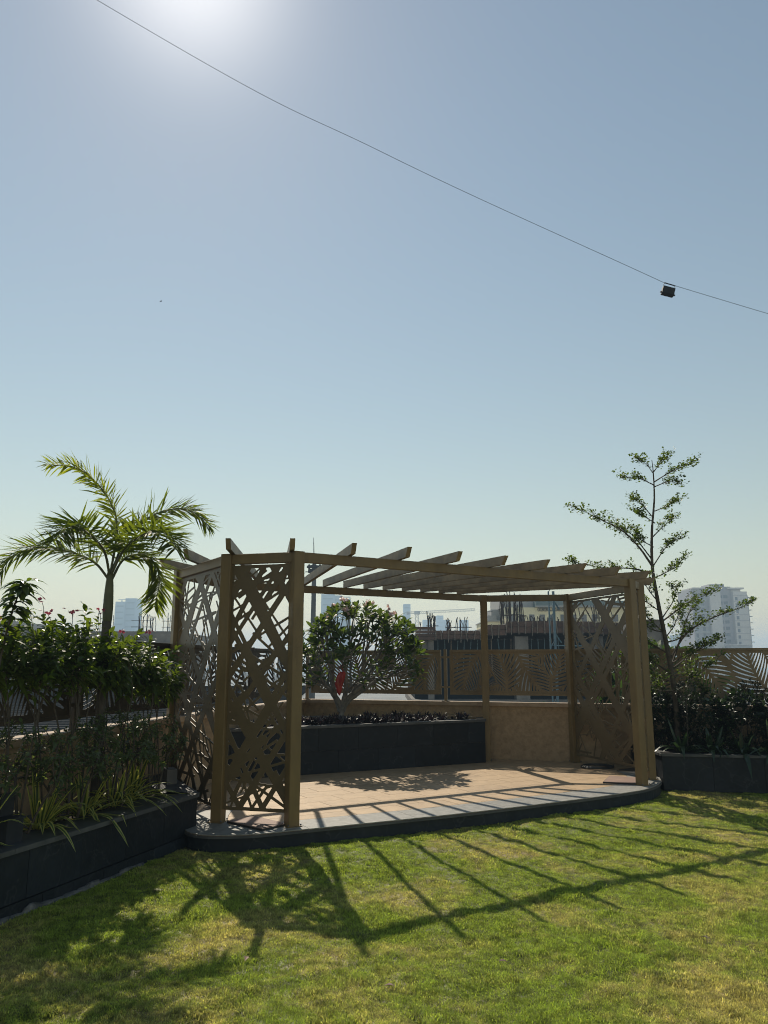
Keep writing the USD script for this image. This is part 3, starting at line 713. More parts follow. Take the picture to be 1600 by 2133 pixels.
def petals(points, rng, n=5, L=.03, W=.022):
    B, D, U = [], [], []
    for p in points:
        up = unit(rng.normal(0, .5, 3) + [0, 0, .6])
        s = unit(np.cross(up, [1, .2, .1])); u = np.cross(s, up)
        for i in range(n):
            a = i*6.283/n
            B.append(p); D.append((s*math.cos(a) + u*math.sin(a)) + up*.35); U.append(up)
    return leaves(np.array(B), np.array(D), np.array(U), L, W, (.2, 1, .7), .1, .1)[:2]

def dome_tips(c, r, n, rng, zmin=-.25, jitter=.12):
    d = rand_dirs(n*3, rng, zmin)
    # thin out: keep well spread
    keep = [0]
    for i in range(1, len(d)):
        if len(keep) >= n: break
        if min(np.linalg.norm(d[i] - d[j]) for j in keep) > 1.25/math.sqrt(n): keep.append(i)
    d = d[keep]
    return np.asarray(c) + d*np.asarray(r)*(1 - rng.uniform(0, jitter*2, (len(d), 1))), d

# palm ------------------------------------------------------------
PX, PY = -2.50, 7.0
palm = Thing('palm_tree', 'slender palm with arching feathery fronds in the left planter', 'palm tree', (PX, PY, .38))
g = G()
zz = np.linspace(.38, 1.98, 26)
g.tube(np.c_[PX + .006*np.sin(zz*3), PY + 0*zz, zz], .040 + .012*np.exp(-(zz - .38)*3) + .0015*(np.arange(26) % 2), 12)
palm.part('trunk', g.get(), M['palm_bark'], smooth=True)
zz = np.linspace(1.98, 2.43, 8)
palm.part('crownshaft', G().tube(np.c_[PX - .004*(zz - 2), PY + 0*zz, zz], np.interp(zz, [1.98, 2.08, 2.26, 2.43], [.040, .046, .040, .026]), 12).get(), M['palm_shaft'], smooth=True)
FR = {'f1': [(-2.502, 7.0, 2.401), (-2.454, 6.96, 2.784), (-2.486, 6.92, 3.001), (-2.624, 6.88, 3.217), (-2.818, 6.84, 3.366), (-3.076, 6.8, 3.388)],
'f2': [(-2.497, 7.0, 2.401), (-2.405, 7.07, 2.757), (-2.267, 7.14, 2.929), (-2.066, 7.21, 3.05), (-1.854, 7.28, 3.05), (-1.692, 7.35, 2.907)],
'f3': [(-2.496, 7.0, 2.388), (-2.337, 6.84, 2.61), (-2.155, 6.68, 2.702), (-1.962, 6.52, 2.73), (-1.802, 6.36, 2.649), (-1.696, 6.2, 2.516)],
'f4': [(-2.485, 7.0, 2.357), (-2.419, 7.06, 2.54), (-2.309, 7.12, 2.607), (-2.19, 7.18, 2.569), (-2.12, 7.24, 2.395), (-2.168, 7.3, 2.129)],
'f5': [(-2.505, 7.0, 2.388), (-2.49, 6.79, 2.581), (-2.517, 6.58, 2.677), (-2.565, 6.37, 2.733), (-2.597, 6.16, 2.687), (-2.586, 5.95, 2.543)],
'f6': [(-2.507, 7.0, 2.357), (-2.639, 6.94, 2.515), (-2.861, 6.88, 2.603), (-3.097, 6.82, 2.629), (-3.297, 6.76, 2.534), (-3.4, 6.7, 2.294)]}
for k, pts in FR.items():
    rr = np.random.default_rng(hash(k) % 1 + int(k[1]))
    pts = np.array(pts)
    c = spline(pts, 40); tg = unit(np.gradient(c, axis=0))
    rp = palm.part('frond', G().tube(c, np.linspace(.013, .003, 40), 5).get(), M['palm_shaft'], smooth=True)
    side = unit(np.cross(tg, [0, 0, 1.0]) + 1e-4)
    if k == 'f1': side = unit(side + np.array([0, .9, 0]))
    B, D, U, LL, DR = [], [], [], [], []
    nl = 98
    for i in range(nl):
        t = 0.16 + 0.84*(i + rr.random())/nl
        x = t*39; j = min(int(x), 38); p = c[j] + (c[j+1] - c[j])*(x - j); T = tg[j]
        S = unit(side[j] - T*(side[j] @ T)); N = np.cross(S, T); N = N if N[2] > 0 or k in ('f4',) else -N
        L = (.30 if k != 'f1' else .27)*(math.sin(math.pi*min(1, .20 + .70*t))**.6)*rr.uniform(.85, 1.1)
        for sd in (-1, 1):
            th = rr.uniform(-.9, .9)                      # plumose: leaflets leave at several angles
            a = 1.18 - .34*t + rr.normal(0, .06)
            d = T*math.cos(a) + (S*sd*math.cos(th) + N*(math.sin(th)*.9 + .15))*math.sin(a)
            B.append(p); D.append(d); U.append(N + S*sd*.3 + rr.normal(0, .25, 3)); LL.append(L); DR.append(rr.uniform(.02, .25))
    v, f, uv = leaves(np.array(B), np.array(D), np.array(U), np.array(LL), .019, (.35, 1.0, .8, .08), np.array(DR), .35)
    palm.part('leaflets', (v, f), M['young_palm_leaf' if k == 'f1' else 'palm_leaf'], kind='stuff', parent=rp)

# jatropha-like hedge shrubs -----------------------------------------
def shrub(name, label, base, centre, rad, nt, rng, leaf, cat='shrub', group=None, mat_leaf='shrub_leaf', stems=3, flowers=0, n=(9, 13), L=.10, W=.04, droop=.35, r_tip=.004, prof=(.06, .8, 1.0, .6, .04), zmin=-.35, back=.06, spread=(.35, 1.45), petal='rose_petal', jitter=.12, rise=0.0):
    t = Thing(name, label, cat, base, group)
    tips, d = dome_tips(centre, rad, nt, rng, zmin, jitter)
    tips[:, 2] += rise*(rng.random(len(tips))**2*2.0 - .35)*np.clip(d[:, 2] + .5, 0, 1)
    g = G()
    lab = np.argmin([((tips - (np.asarray(centre) + [math.cos(k*6.28/stems)*rad[0]*.5, math.sin(k*6.28/stems)*rad[1]*.5, 0]))**2).sum(1) for k in range(stems)], 0)
    for k in range(stems):
        T = tips[lab == k]
        if len(T) == 0: continue
        b = np.asarray(base) + [math.cos(k*2.1)*.05, math.sin(k*2.1)*.05, 0]
        tubes(grow(b, T, rng, ratio=.45, r_tip=r_tip, wobble=.07, first=.62), 5, g)
    t.part('stems', g.get(), M['dark_stem'], smooth=True)
    up = unit(d*.5 + [0, 0, .8] + rng.normal(0, .25, d.shape))
    v, f, _ = rosettes(tips, up, rng, n, L, W, prof, droop, spread, .2, back)
    t.part('foliage', (v, f), M[mat_leaf], kind='stuff')
    for k in range(flowers):
        i = rng.choice(np.argsort(-tips[:, 2])[:max(4, flowers*2)])
        p = tips[i]; top = p + [rng.normal(0, .02), rng.normal(0, .02), rng.uniform(.07, .14)]
        st = t.part('flower_stalk', G().tube([p, (p + top)/2 + rng.normal(0, .006, 3), top], .0025, 4).get(), M['dark_stem'])
        pp = top + rng.normal(0, .022, (4, 3))*[1, 1, .6]
        t.part('flower', petals(pp, rng, 5, .018, .013), M[petal], parent=st, kind='stuff')
    return t
hedge = [(-2.72, 5.81, 1.64, .42), (-2.64, 6.17, 1.65, .40), (-2.54, 6.50, 1.66, .38), (-2.46, 6.92, 1.63, .37), (-2.36, 7.28, 1.56, .33), (-2.32, 7.65, 1.51, .31), (-2.29, 8.05, 1.46, .24)]
hl = ['leafy hedge shrub with rose flowers at the left photo edge', 'leafy hedge shrub with red leaf tips beside the tall leafy sapling', 'leafy hedge shrub with rose flowers left of the palm trunk', 'leafy hedge shrub directly in front of the palm trunk',
      'leafy hedge shrub just right of the palm trunk', 'small leafy hedge shrub near the far end of the left planter', 'small bright green hedge shrub touching the left pergola screen']
for i, (x, y, z, r) in enumerate(hedge):
    rg = np.random.default_rng(100 + i)
    shrub('hedge_shrub', hl[i], group='hedge shrubs in the left planter', base=(x + .06, y, .38), centre=(x, y, z), rad=(r, r*.85, .25 if i < 5 else .20), nt=(42 if i < 5 else 24), rng=rg, leaf=None, flowers=(1, 2, 2, 1, 1, 1, 0)[i], L=.118, W=.040, r_tip=.0022, zmin=-.5, n=(14, 22), back=.20, droop=.5, jitter=.25, rise=.13, spread=(.45, 1.55))
# tall sapling at the left edge
rg = np.random.default_rng(200)
t = Thing('leafy_sapling', 'tall leafy sapling with drooping dark leaves at the left photo edge', 'sapling', (-2.72, 5.45, .38))
sp = spline([(-2.72, 5.45, .38), (-2.71, 5.46, 1.1), (-2.69, 5.48, 1.6), (-2.64, 5.5, 1.98), (-2.58, 5.5, 2.17)], 30)
t.part('stem', G().tube(sp, np.linspace(.013, .004, 30), 6).get(), M['dark_stem'], smooth=True)
B, D, U = [], [], []
for i in range(120):
    p = sp[rg.integers(17, 30)] + rg.normal(0, .01, 3); a = rg.uniform(0, 6.28)
    B.append(p); D.append([math.cos(a), math.sin(a), rg.uniform(-.1, .7)]); U.append([0, 0, 1])
LL = .15*rg.uniform(.7, 1.2, 120)
v, f, _ = leaves(np.array(B), np.array(D), np.array(U), LL, .05, (.08, .75, 1, .7, .05), .55, .25)
k = 16*15
for i in range(120): t.part('leaf', (v[i*15:(i+1)*15], f[:16]), M['shrub_leaf'])
# low airy shrubs in front of the left wall
lows = [(-2.58, 5.75, .92, .33, 'airy low shrub with small dull leaves at the left photo edge'), (-2.42, 6.25, .90, .34, 'airy low shrub with small dull leaves below the palm'),
        (-2.26, 6.80, .95, .30, 'airy low shrub with sunlit small leaves before the left wall'), (-2.13, 7.40, .88, .28, 'airy low shrub with small leaves beside the left pergola screen')]
for i, (x, y, z, r, lab) in enumerate(lows):
    rg = np.random.default_rng(300 + i)
    shrub('low_shrub', lab, (x, y, .38), (x, y, z), (r*1.15, r*1.1, .30), 74, rg, None, group='airy low shrubs in the left planter', mat_leaf='dull_leaf', L=.060, W=.026, n=(7, 11), droop=.5, r_tip=.0025, spread=(.5, 1.7), back=.05, prof=(.08, 1, .7, .05), zmin=-.6)
# striped spider plants on the planter edge
def strap_plant(name, label, c, rng, nl, L, W, m, lean=(0, 0), group=None, arch=.9, edge=None):
    """edge = (point on the coping edge, outward direction, coping top): leaves rest on it and hang over it"""
    t = Thing(name, label, 'plant', c, group)
    for i in range(nl):
        a = i*2.39996 + rng.normal(0, .2); el = math.radians(rng.uniform(30, 84))
        l = L*rng.uniform(.6, 1.1); dr = arch*rng.uniform(.55, 1.15)*(1.0 if el < 1.2 else .45)
        d = np.array([math.cos(a)*math.cos(el) + lean[0], math.sin(a)*math.cos(el) + lean[1], math.sin(el)])
        v, f, uv = leaves([np.asarray(c) + [.015*math.cos(a), .015*math.sin(a), 0]], [d], [[0, 0, 1.0] if el < 1.2 else [math.cos(a), math.sin(a), .2]], l, W*rng.uniform(.8, 1.15), (.5, .75, .95, 1, 1, .95, .85, .65, .4, .03), dr, .35)
        if edge is not None:
            k = (v[:, :2] - np.asarray(edge[0])) @ np.asarray(edge[1])
            low = np.where(k < .03, edge[2] + .006 + .01*rng.random(), edge[2] - 2.6*(k - .03))
            inside = np.linalg.norm(v - np.asarray(c), axis=1) > .12
            v[:, 2] = np.where(inside, np.maximum(v[:, 2], low), v[:, 2])
        t.part('leaf', (v, f), m, uv=uv)
    return t
toward = -wall_out(LPD)*.12
sps = [(.30, 3.55, 20, 'spider plant with striped leaves partly cut by the left photo edge'), (.30, 4.18, 30, 'large striped spider plant nearest the black garden light'),
       (.34, 4.72, 28, 'striped spider plant in the middle of the left planter'), (.36, 5.15, 30, 'bright striped spider plant with leaves hanging over the coping'), (.42, 5.48, 24, 'striped spider plant nearest the pergola')]
for i, (inn, s, nl, lab) in enumerate(sps):
    c = LP0 + LPD*s + wall_out(LPD)*inn
    strap_plant('spider_plant', lab, (c[0], c[1], .385), np.random.default_rng(400 + i), nl + 6, .64, .046, M['striped_leaf'], lean=toward*.9, arch=.72, group='striped spider plants along the left planter', edge=(LP0, -wall_out(LPD), .43))

# frangipani ----------------------------------------------------------
rg = np.random.default_rng(41)
fb = np.array([-.65, 12.15, .725])
fr = Thing('frangipani_tree', 'spreading frangipani tree with pink flowers in the back planter', 'tree', fb)
tips, d = dome_tips((-.40, 12.15, 1.64), (1.06, .92, .92), 190, rg, -.45, .12)
br = [(spline([fb - [0, 0, .05], fb + [.0, 0, .08], fb + [.0, 0, .17]], 4), np.array([.062, .052, .046, .045]))]
root = fb + [0, 0, .17]
ang = np.arctan2(tips[:, 1] - 12.15, tips[:, 0] + .55)
order = np.argsort(ang); groups = np.array_split(order, 6)
for gi in groups: br += grow(root + rg.normal(0, .012, 3), tips[gi], rg, ratio=.34, first=.24, r_tip=.0085, wobble=.06, split=(2, 3))
fr.part('trunk', tubes(br, 6).get(), M['bark'], smooth=True)
up = unit(d*.55 + [0, 0, .75] + rg.normal(0, .12, d.shape))
hi = d[:, 2] > .12
A_ = rosettes(tips[hi], up[hi], rg, (8, 11), .17, .068, (.10, .42, .85, 1.05, .8, .06), .18, (.45, 1.35), .22, .05)
B_ = rosettes(tips[~hi], up[~hi], rg, (3, 6), .13, .052, (.10, .42, .85, 1.05, .8, .06), .18, (.45, 1.35), .22, .05)
v, f = np.vstack([A_[0], B_[0]]), np.vstack([A_[1], B_[1] + len(A_[0])])
nlf = len(v)//18
hgt = v.reshape(nlf, 18, 3).mean(1); score = -hgt[:, 1] + hgt[:, 2]*.5
big = set(np.argsort(-score)[:290].tolist())
rest = [i for i in range(nlf) if i not in big]
f1 = f[:20]
for i in sorted(big): fr.part('leaf', (v[i*18:(i+1)*18], f1), M['frangipani_leaf'])
gr = G()
for i in rest: gr.add(v[i*18:(i+1)*18], f1)
fr.part('foliage', gr.get(), M['frangipani_leaf'], kind='stuff')
for k, i in enumerate(list(np.argsort(-(tips[:, 2] - .15*tips[:, 1]))[[0, 3, 6, 11, 16, 22, 30]])):
    p = tips[i] + up[i]*.03; top = p + up[i]*.07
    st = fr.part('flower_stalk', G().tube([p, (p + top)/2, top], .006, 5).get(), M['bark'])
    fr.part('flower', petals(top + rg.normal(0, .042, (9, 3)), rg, 5, .036, .025), M['pink_petal'], parent=st, kind='stuff')
# red bag hanging in it
t = Thing('red_bag', 'crumpled red plastic bag hanging in the frangipani tree', 'bag', (-.65, 11.75, 1.12))
m = trimesh.creation.icosphere(subdivisions=4, radius=1.0)
v = m.vertices.copy()
w = np.interp(v[:, 2], [-1, -.6, 0, .5, .85, 1], [.15, .55, .85, .95, .75, .45])
rr = np.sqrt(np.maximum(1e-6, v[:, 0]**2 + v[:, 1]**2))
fold = 1 + .18*np.sin(np.arctan2(v[:, 1], v[:, 0])*5 + v[:, 2]*2) + .3*(meshkit.noise(m.vertices*2.2 + 3) - .5)
v = np.c_[v[:, 0]/rr*w*fold*.066, v[:, 1]/rr*w*fold*.04, v[:, 2]*.175]
v[:, 0] += .02*(v[:, 2]/.175) - .018*np.cos(v[:, 2]/.175*2)
t.part('bag_body', (v + [-.65, 11.75, 1.32], m.faces), M['red_cloth'], smooth=True)
t.part('handle', G().tube(spline([(-.68, 11.75, 1.48), (-.66, 11.77, 1.57), (-.63, 11.77, 1.58), (-.61, 11.75, 1.48)], 10), .006, 5).get(), M['red_cloth'])
# purple ground plants
rg = np.random.default_rng(51)
B = []
a, b = bp_front[0]
dd_ = unit(b - a); nn_ = wall_out(dd_)
ctr = []
for i in range(330):
    s, q_ = rg.uniform(.1, 4.2), rg.uniform(.14, 1.2)
    p = a + dd_*s + nn_*q_
    if not bp_poly.buffer(-.14).contains(Point(p)): continue
    if s > 3.7 and rg.random() < .55: continue
    ctr.append((p[0], p[1], .72, s))
Bv, Dv, Uv, Lv = [], [], [], []
for (x, y, z, s) in ctr:
    h = rg.uniform(.08, .17)
    for k in range(14):
        aa = rg.uniform(0, 6.28); el = rg.uniform(.35, 1.4)
        Bv.append((x, y, z + rg.uniform(0, h*.5))); Dv.append((math.cos(aa)*math.cos(el), math.sin(aa)*math.cos(el), math.sin(el))); Uv.append((0, 0, 1.0) if el < 1.1 else (math.cos(aa), math.sin(aa), 0)); Lv.append(h*rg.uniform(.8, 1.2))
v, f, _ = leaves(np.array(Bv), np.array(Dv), np.array(Uv), np.array(Lv), .022, (.6, 1, .7, .05), .35, .4)
struct('ground_cover', (v, f), M['purple_leaf'], 'dark purple strappy ground cover filling the back planter', kind='stuff', cat='ground cover')

# terminalia tree ------------------------------------------------------
rg = np.random.default_rng(61)
tr = Thing('slender_tree', 'slender tiered tree with tiny leaves right of the pergola', 'tree', (4.09, 11.1, .40))
TK = [(4.092, 11.1, .40), (4.089, 11.1, 0.642), (4.086, 11.1, 1.228), (4.018, 11.1, 1.894), (3.938, 11.1, 2.507), (3.895, 11.1, 2.993), (3.921, 11.1, 3.488), (3.991, 11.1, 3.991), (4.004, 11.1, 4.393), (3.996, 11.1, 4.592)]
tk = spline(TK, 50)
tr.part('trunk', G().tube(tk, np.interp(np.linspace(0, 1, 50), [0, .2, .5, .8, 1], [.050, .040, .026, .012, .004]), 8).get(), M['dark_stem'], smooth=True)
BR = [[(3.889, 3.007), (3.676, 3.275), (3.409, 3.502), (3.065, 3.645), (2.699, 3.803)],
[(3.895, 3.099), (3.75, 3.346), (3.621, 3.524), (3.45, 3.595)],
[(3.895, 2.889), (3.622, 2.979), (3.206, 3.007), (2.724, 3.134)],
[(3.917, 3.417), (4.119, 3.595), (4.29, 3.717)],
[(3.902, 2.993), (4.096, 3.275), (4.294, 3.403)],
[(3.897, 2.819), (4.106, 2.924), (4.313, 3.092)],
[(3.964, 3.703), (3.823, 3.919), (3.703, 4.027)],
[(3.979, 3.81), (4.16, 3.883), (4.307, 3.955)],
[(3.999, 4.209), (3.814, 4.319), (3.566, 4.356)],
[(3.994, 4.246), (4.247, 4.393), (4.541, 4.503)],
[(3.997, 4.393), (3.921, 4.54), (3.832, 4.599)],
[(3.997, 4.393), (4.114, 4.54), (4.227, 4.614)],
[(3.989, 4.173), (4.201, 4.246), (4.325, 4.195)],
[(3.98, 3.631), (3.847, 3.739), (3.69, 3.832)],
[(3.935, 3.275), (3.755, 3.417), (3.696, 3.595)],
[(4.008, 2.029), (3.754, 2.336), (3.634, 2.611)],
[(3.974, 2.233), (4.145, 2.507), (4.173, 2.701)],
[(4.049, 1.659), (4.282, 2.029), (4.606, 2.233), (4.962, 2.37), (5.143, 2.466)],
[(4.078, 1.593), (4.321, 2.097), (4.48, 2.37), (4.699, 2.521)],
[(4.06, 1.526), (4.363, 1.76), (4.614, 1.908)],
[(4.003, 1.962), (4.189, 2.165), (4.31, 2.404)],
[(4.036, 1.76), (3.793, 1.894), (3.667, 2.063)],
[(4.058, 1.493), (3.809, 1.626), (3.613, 1.76)],
[(4.062, 1.36), (3.863, 1.426), (3.698, 1.493)],
[(4.066, 1.426), (4.275, 1.493), (4.418, 1.593)],
[(3.949, 2.473), (3.777, 2.68), (3.698, 2.854)],
[(4.065, 1.228), (3.782, 1.228), (3.642, 1.163)],
[(4.07, 1.294), (4.33, 1.327), (4.491, 1.228)]]
for k in range(9):
    z = 1.15 + 1.35*k/9; x0 = float(np.interp(z, tk[:, 2], tk[:, 0])); sg = (-1, 1)[k % 2]; l = rg.uniform(.35, .75)
    BR.append([(x0, z), (x0 + sg*l*.5, z + l*rg.uniform(.15, .4)), (x0 + sg*l, z + l*rg.uniform(.3, .7))])
LB, LD_, LU = [], [], []
for bi, b in enumerate(BR):
    sg = rg.choice((-1, 1)); L = np.linalg.norm(np.array(b[-1]) - b[0])
    c = spline([(x, 11.1 + sg*(.28*L)*i/(len(b)-1), z) for i, (x, z) in enumerate(b)], 24)
    g = G().tube(c, np.linspace(.006 + .008*L, .002, 24), 5, cap=False)
    nt = int(8 + 17*L)
    for k in range(nt):                                          # twigs: flat sprays
        t_ = rg.uniform(.22, 1); j = min(int(t_*23), 22); p = c[j]; T = unit(c[j+1] - c[j])
        a = rg.choice((-1, 1))*rg.uniform(.4, 1.3)
        S = unit(np.cross(T, [0, 0, 1.0])); dv = unit(T*math.cos(a) + S*math.sin(a) + [0, 0, rg.uniform(-.05, .45)])
        l = rg.uniform(.10, .32)*(1.15 - .5*t_)
        e = p + dv*l
        g.tube([p, (p + e)/2 + [0, 0, .01], e], [.003, .002, .0012], 4, cap=False)
        for m_ in range(rg.integers(4, 7)):
            q_ = p + dv*l*rg.uniform(.25, 1.08) + rg.normal(0, .022, 3)
            for w_ in range(rg.integers(2, 5)):
                LB.append(q_ + rg.normal(0, .016, 3)); LD_.append(rand_dirs(1, rg, -.1)[0]); LU.append([rg.normal(0, .3), rg.normal(0, .3), 1])
    tr.part('branch', g.get(), M['dark_stem'])
n_ = len(LB)
v, f, _ = leaves(np.array(LB), np.array(LD_), np.array(LU), .040*rg.uniform(.7, 1.25, n_), .025, (.1, .9, 1, .15), .15, .15)
tr.part('foliage', (v, f), M['tree_leaf'], kind='stuff')

# right planter: dark shrubs and strap leaves ---------------------------
rs = [(3.92, 11.35, .98, .30, 'dark shrub left of the slender tree trunk in the right planter'), (4.42, 11.05, .92, .34, 'dark shrub right of the slender tree trunk in the right planter'),
      (4.95, 10.95, .94, .36, 'dark shrub in the middle of the right planter'), (5.50, 10.80, 1.0, .38, 'dark shrub at the right photo edge in the right planter'), (6.15, 10.7, .97, .4, 'dark shrub just beyond the right photo edge')]
for i, (x, y, z, r, lab) in enumerate(rs):
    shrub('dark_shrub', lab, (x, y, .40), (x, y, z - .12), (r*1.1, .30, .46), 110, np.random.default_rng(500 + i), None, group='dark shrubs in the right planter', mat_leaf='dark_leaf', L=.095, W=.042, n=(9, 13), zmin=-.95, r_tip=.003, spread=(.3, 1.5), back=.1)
rs = [(4.15, 10.66, .22, 'fine leafed grey green shrub in front of the slender tree'), (5.15, 10.95, .20, 'small leafed shrub before the right fence')]
for i, (x, y, r, lab) in enumerate(rs):
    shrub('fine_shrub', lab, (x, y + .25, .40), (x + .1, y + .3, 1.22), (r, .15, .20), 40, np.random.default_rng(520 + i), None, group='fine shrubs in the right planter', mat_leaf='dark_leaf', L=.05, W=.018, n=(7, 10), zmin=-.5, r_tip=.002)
ls = [(3.95, 'leftmost dark lily with strap leaves over the right planter'), (4.33, 'dark lily with strap leaves below the slender tree'), (4.70, 'dark lily with long arching leaf over the middle coping'), (5.08, 'dark lily with upright strap leaves in the right planter'), (5.45, 'dark lily with strap leaves at the right photo edge')]
for i, (x, lab) in enumerate(ls):
    y = 10.44 - (x - 3.62)*.1875 + .24
    strap_plant('lily', lab, (x, y, .41), np.random.default_rng(540 + i), 22, .62, .060, M['lily_leaf'], lean=(0, -.18), arch=.85, group='dark lilies along the right planter', edge=(rp_front[1][0], -wall_out(unit(rp_front[1][1] - rp_front[1][0])), .46))

# ------------------------------------------------------------------ overhead cable and floodlight
cA = spline([(-22.0, 4.3, 19.6), (-5.21, 11.91, 13.45), (0, 13.4, 11.42), (5.605, 14.20, 9.092)], 60)
qx = np.linspace(5.826, 20.0, 40); qc = np.polyfit([5.826, 7.66, 20.0], [9.026, 8.46, 5.1], 2)
cB = np.c_[qx, np.interp(qx, [5.826, 7.66, 20.0], [14.20, 14.27, 14.7]), np.polyval(qc, qx)]
t = Thing('overhead_cable', 'thin overhead steel cable slung across the sky', 'cable', (5.67, 14.2, 9.11))
t.part('wire', G().tube(np.vstack([cA, cB]), .0048, 5).get(), M['steel_wire'])
t = Thing('hanging_floodlight', 'small black floodlight box hanging from the overhead cable', 'floodlight', (5.67, 14.2, 8.85))
ax = unit(np.array([.26, 0, -.075])); upv = np.array([.277, 0, .961]); fw = np.array([0, 1.0, 0])
cc = np.array([5.67, 14.20, 8.90])
def obox(c, s):
    v = np.array([[i, j, k] for k in (-.5, .5) for j in (-.5, .5) for i in (-.5, .5)])
    v = c + v[:, :1]*s[0]*ax + v[:, 1:2]*s[1]*fw + v[:, 2:3]*s[2]*upv
    return v, np.array([[0, 2, 3, 1], [4, 5, 7, 6], [0, 1, 5, 4], [2, 6, 7, 3], [0, 4, 6, 2], [1, 3, 7, 5]])
v, f = obox(cc, (.24, .10, .165)); t.part('housing', (v, np.vstack([f[:, [0, 1, 2]], f[:, [0, 2, 3]]])), M['black_metal'])
v, f = obox(cc + fw*-.056, (.21, .012, .135)); t.part('lens_frame', (v, np.vstack([f[:, [0, 1, 2]], f[:, [0, 2, 3]]])), M['black_metal'])
for s in (-1, 1):
    v, f = obox(cc + ax*s*.135 - upv*.045, (.03, .03, .02)); t.part('knob', (v, np.vstack([f[:, [0, 1, 2]], f[:, [0, 2, 3]]])), M['black_metal'])
    k0 = cc + ax*s*.10 + upv*.082; k1 = cc + ax*s*.105 + upv*.165
    t.part('hanger', G().tube([k0, (k0 + k1)/2 + ax*.012*s, k1], .005, 5).get(), M['black_metal'])
t.part('sleeve', G().tube([cc + ax*-.115 + upv*.168, cc + upv*.165, cc + ax*.115 + upv*.160], .011, 6).get(), M['black_metal'])

# birds
def bird(label, p, s, rz):
    t = Thing('bird', label, 'bird', p, 'birds in the sky')
    body = trimesh.creation.icosphere(subdivisions=2, radius=1.0)
    t.part('body', (body.vertices*[.14*s, .045*s, .045*s]@np.array([[math.cos(rz), math.sin(rz), 0], [-math.sin(rz), math.cos(rz), 0], [0, 0, 1]]) + p, body.faces), M['bird'], smooth=True)
    for sg in (-1, 1):
        w = np.array([[.05, 0, 0], [-.06, 0, 0], [-.05, .18*sg, .07], [.03, .17*sg, .075], [-.06, .36*sg, .03]])*s
        w = w @ np.array([[math.cos(rz), math.sin(rz), 0], [-math.sin(rz), math.cos(rz), 0], [0, 0, 1]]) + p
        t.part('wing', (w, np.array([[0, 1, 2], [0, 2, 3], [3, 2, 4]])), M['bird'])
bird('tiny dark bird soaring high in the left sky', np.array([-12.2, 39.0, 21.07]), .42, .6)
bird('tiny far bird low in the sky above the rafters', np.array([-2.05, 62.0, 12.87]), .30, 2.0)

# ------------------------------------------------------------------ city behind

def X(a, Y): return (a - 800.0)/1632.0*Y             # metres across, from a bearing at distance Y
def Z(a, Y): return 1.60 + (1384.0 - a)/1632.0*Y     # height, from an elevation at distance Y
GND = FLOOR_Z
def blk(g, x0, x1, y0, y1, z0, z1):
    return g.boxc(((x0 + x1)/2, (y0 + y1)/2, (z0 + z1)/2), (x1 - x0, y1 - y0, z1 - z0))
def B1(x0, x1, y0, y1, z0, z1): return blk(G(), x0, x1, y0, y1, z0, z1).get()

# neighbouring paved roof seen through the left fence
t = Thing('neighbour_roof', 'grey low pitched tiled roof beyond the left fence', 'roof', (-14, 13, GND))
a_, b_ = np.array([[-46, 12.5, -1.7], [-4.2, 12.5, -1.7]]), np.array([[-46, 46, .35], [-4.2, 46, .35]])
g = G(); nrow = 56
for r_ in range(nrow):                                   # courses, each lapping the one below
    y0, y1 = 12.5 + 33.5*r_/nrow, 12.5 + 33.5*(r_ + 1)/nrow
    z0, z1 = -1.7 + 2.05*r_/nrow, -1.7 + 2.05*(r_ + 1)/nrow
    v = np.array([[-46, y0, z0 + .07], [-4.2, y0, z0 + .07], [-4.2, y1, z1 + .01], [-46, y1, z1 + .01], [-46, y0, z0 - .05], [-4.2, y0, z0 - .05]])
    g.add(v, [[0, 1, 2], [0, 2, 3], [4, 5, 1], [4, 1, 0]])
t.part('tile_course', g.get(), M['paver'], kind='stuff')
t.part('wall', B1(-45, -5.0, 13.0, 45.5, GND, -1.8), M['grey_wall'])

def rebar_cluster(t, x0, x1, Y, z0, z1, n, rng, r=.022, ties=1, dy=1.2, m='rebar'):
    g = G()
    for i in range(n):
        x = x0 + (x1 - x0)*(i + .5)/n + rng.normal(0, .04); y = Y + rng.uniform(0, dy)
        h = z1 - (z1 - z0)*rng.uniform(0, .28)
        g.tube([(x, y, z0 - .1), (x + rng.normal(0, .03), y, (z0 + h)/2), (x + rng.normal(0, .07), y, h)], r, 4)
    for k in range(ties):
        z = z0 + (z1 - z0)*(.25 + .3*k)
        g.bar((x0 - .1, Y - .03, z), (x1 + .1, Y - .03, z), .03, .04)
    t.part('rebar_cage', g.get(), M[m])

rg = np.random.default_rng(71)
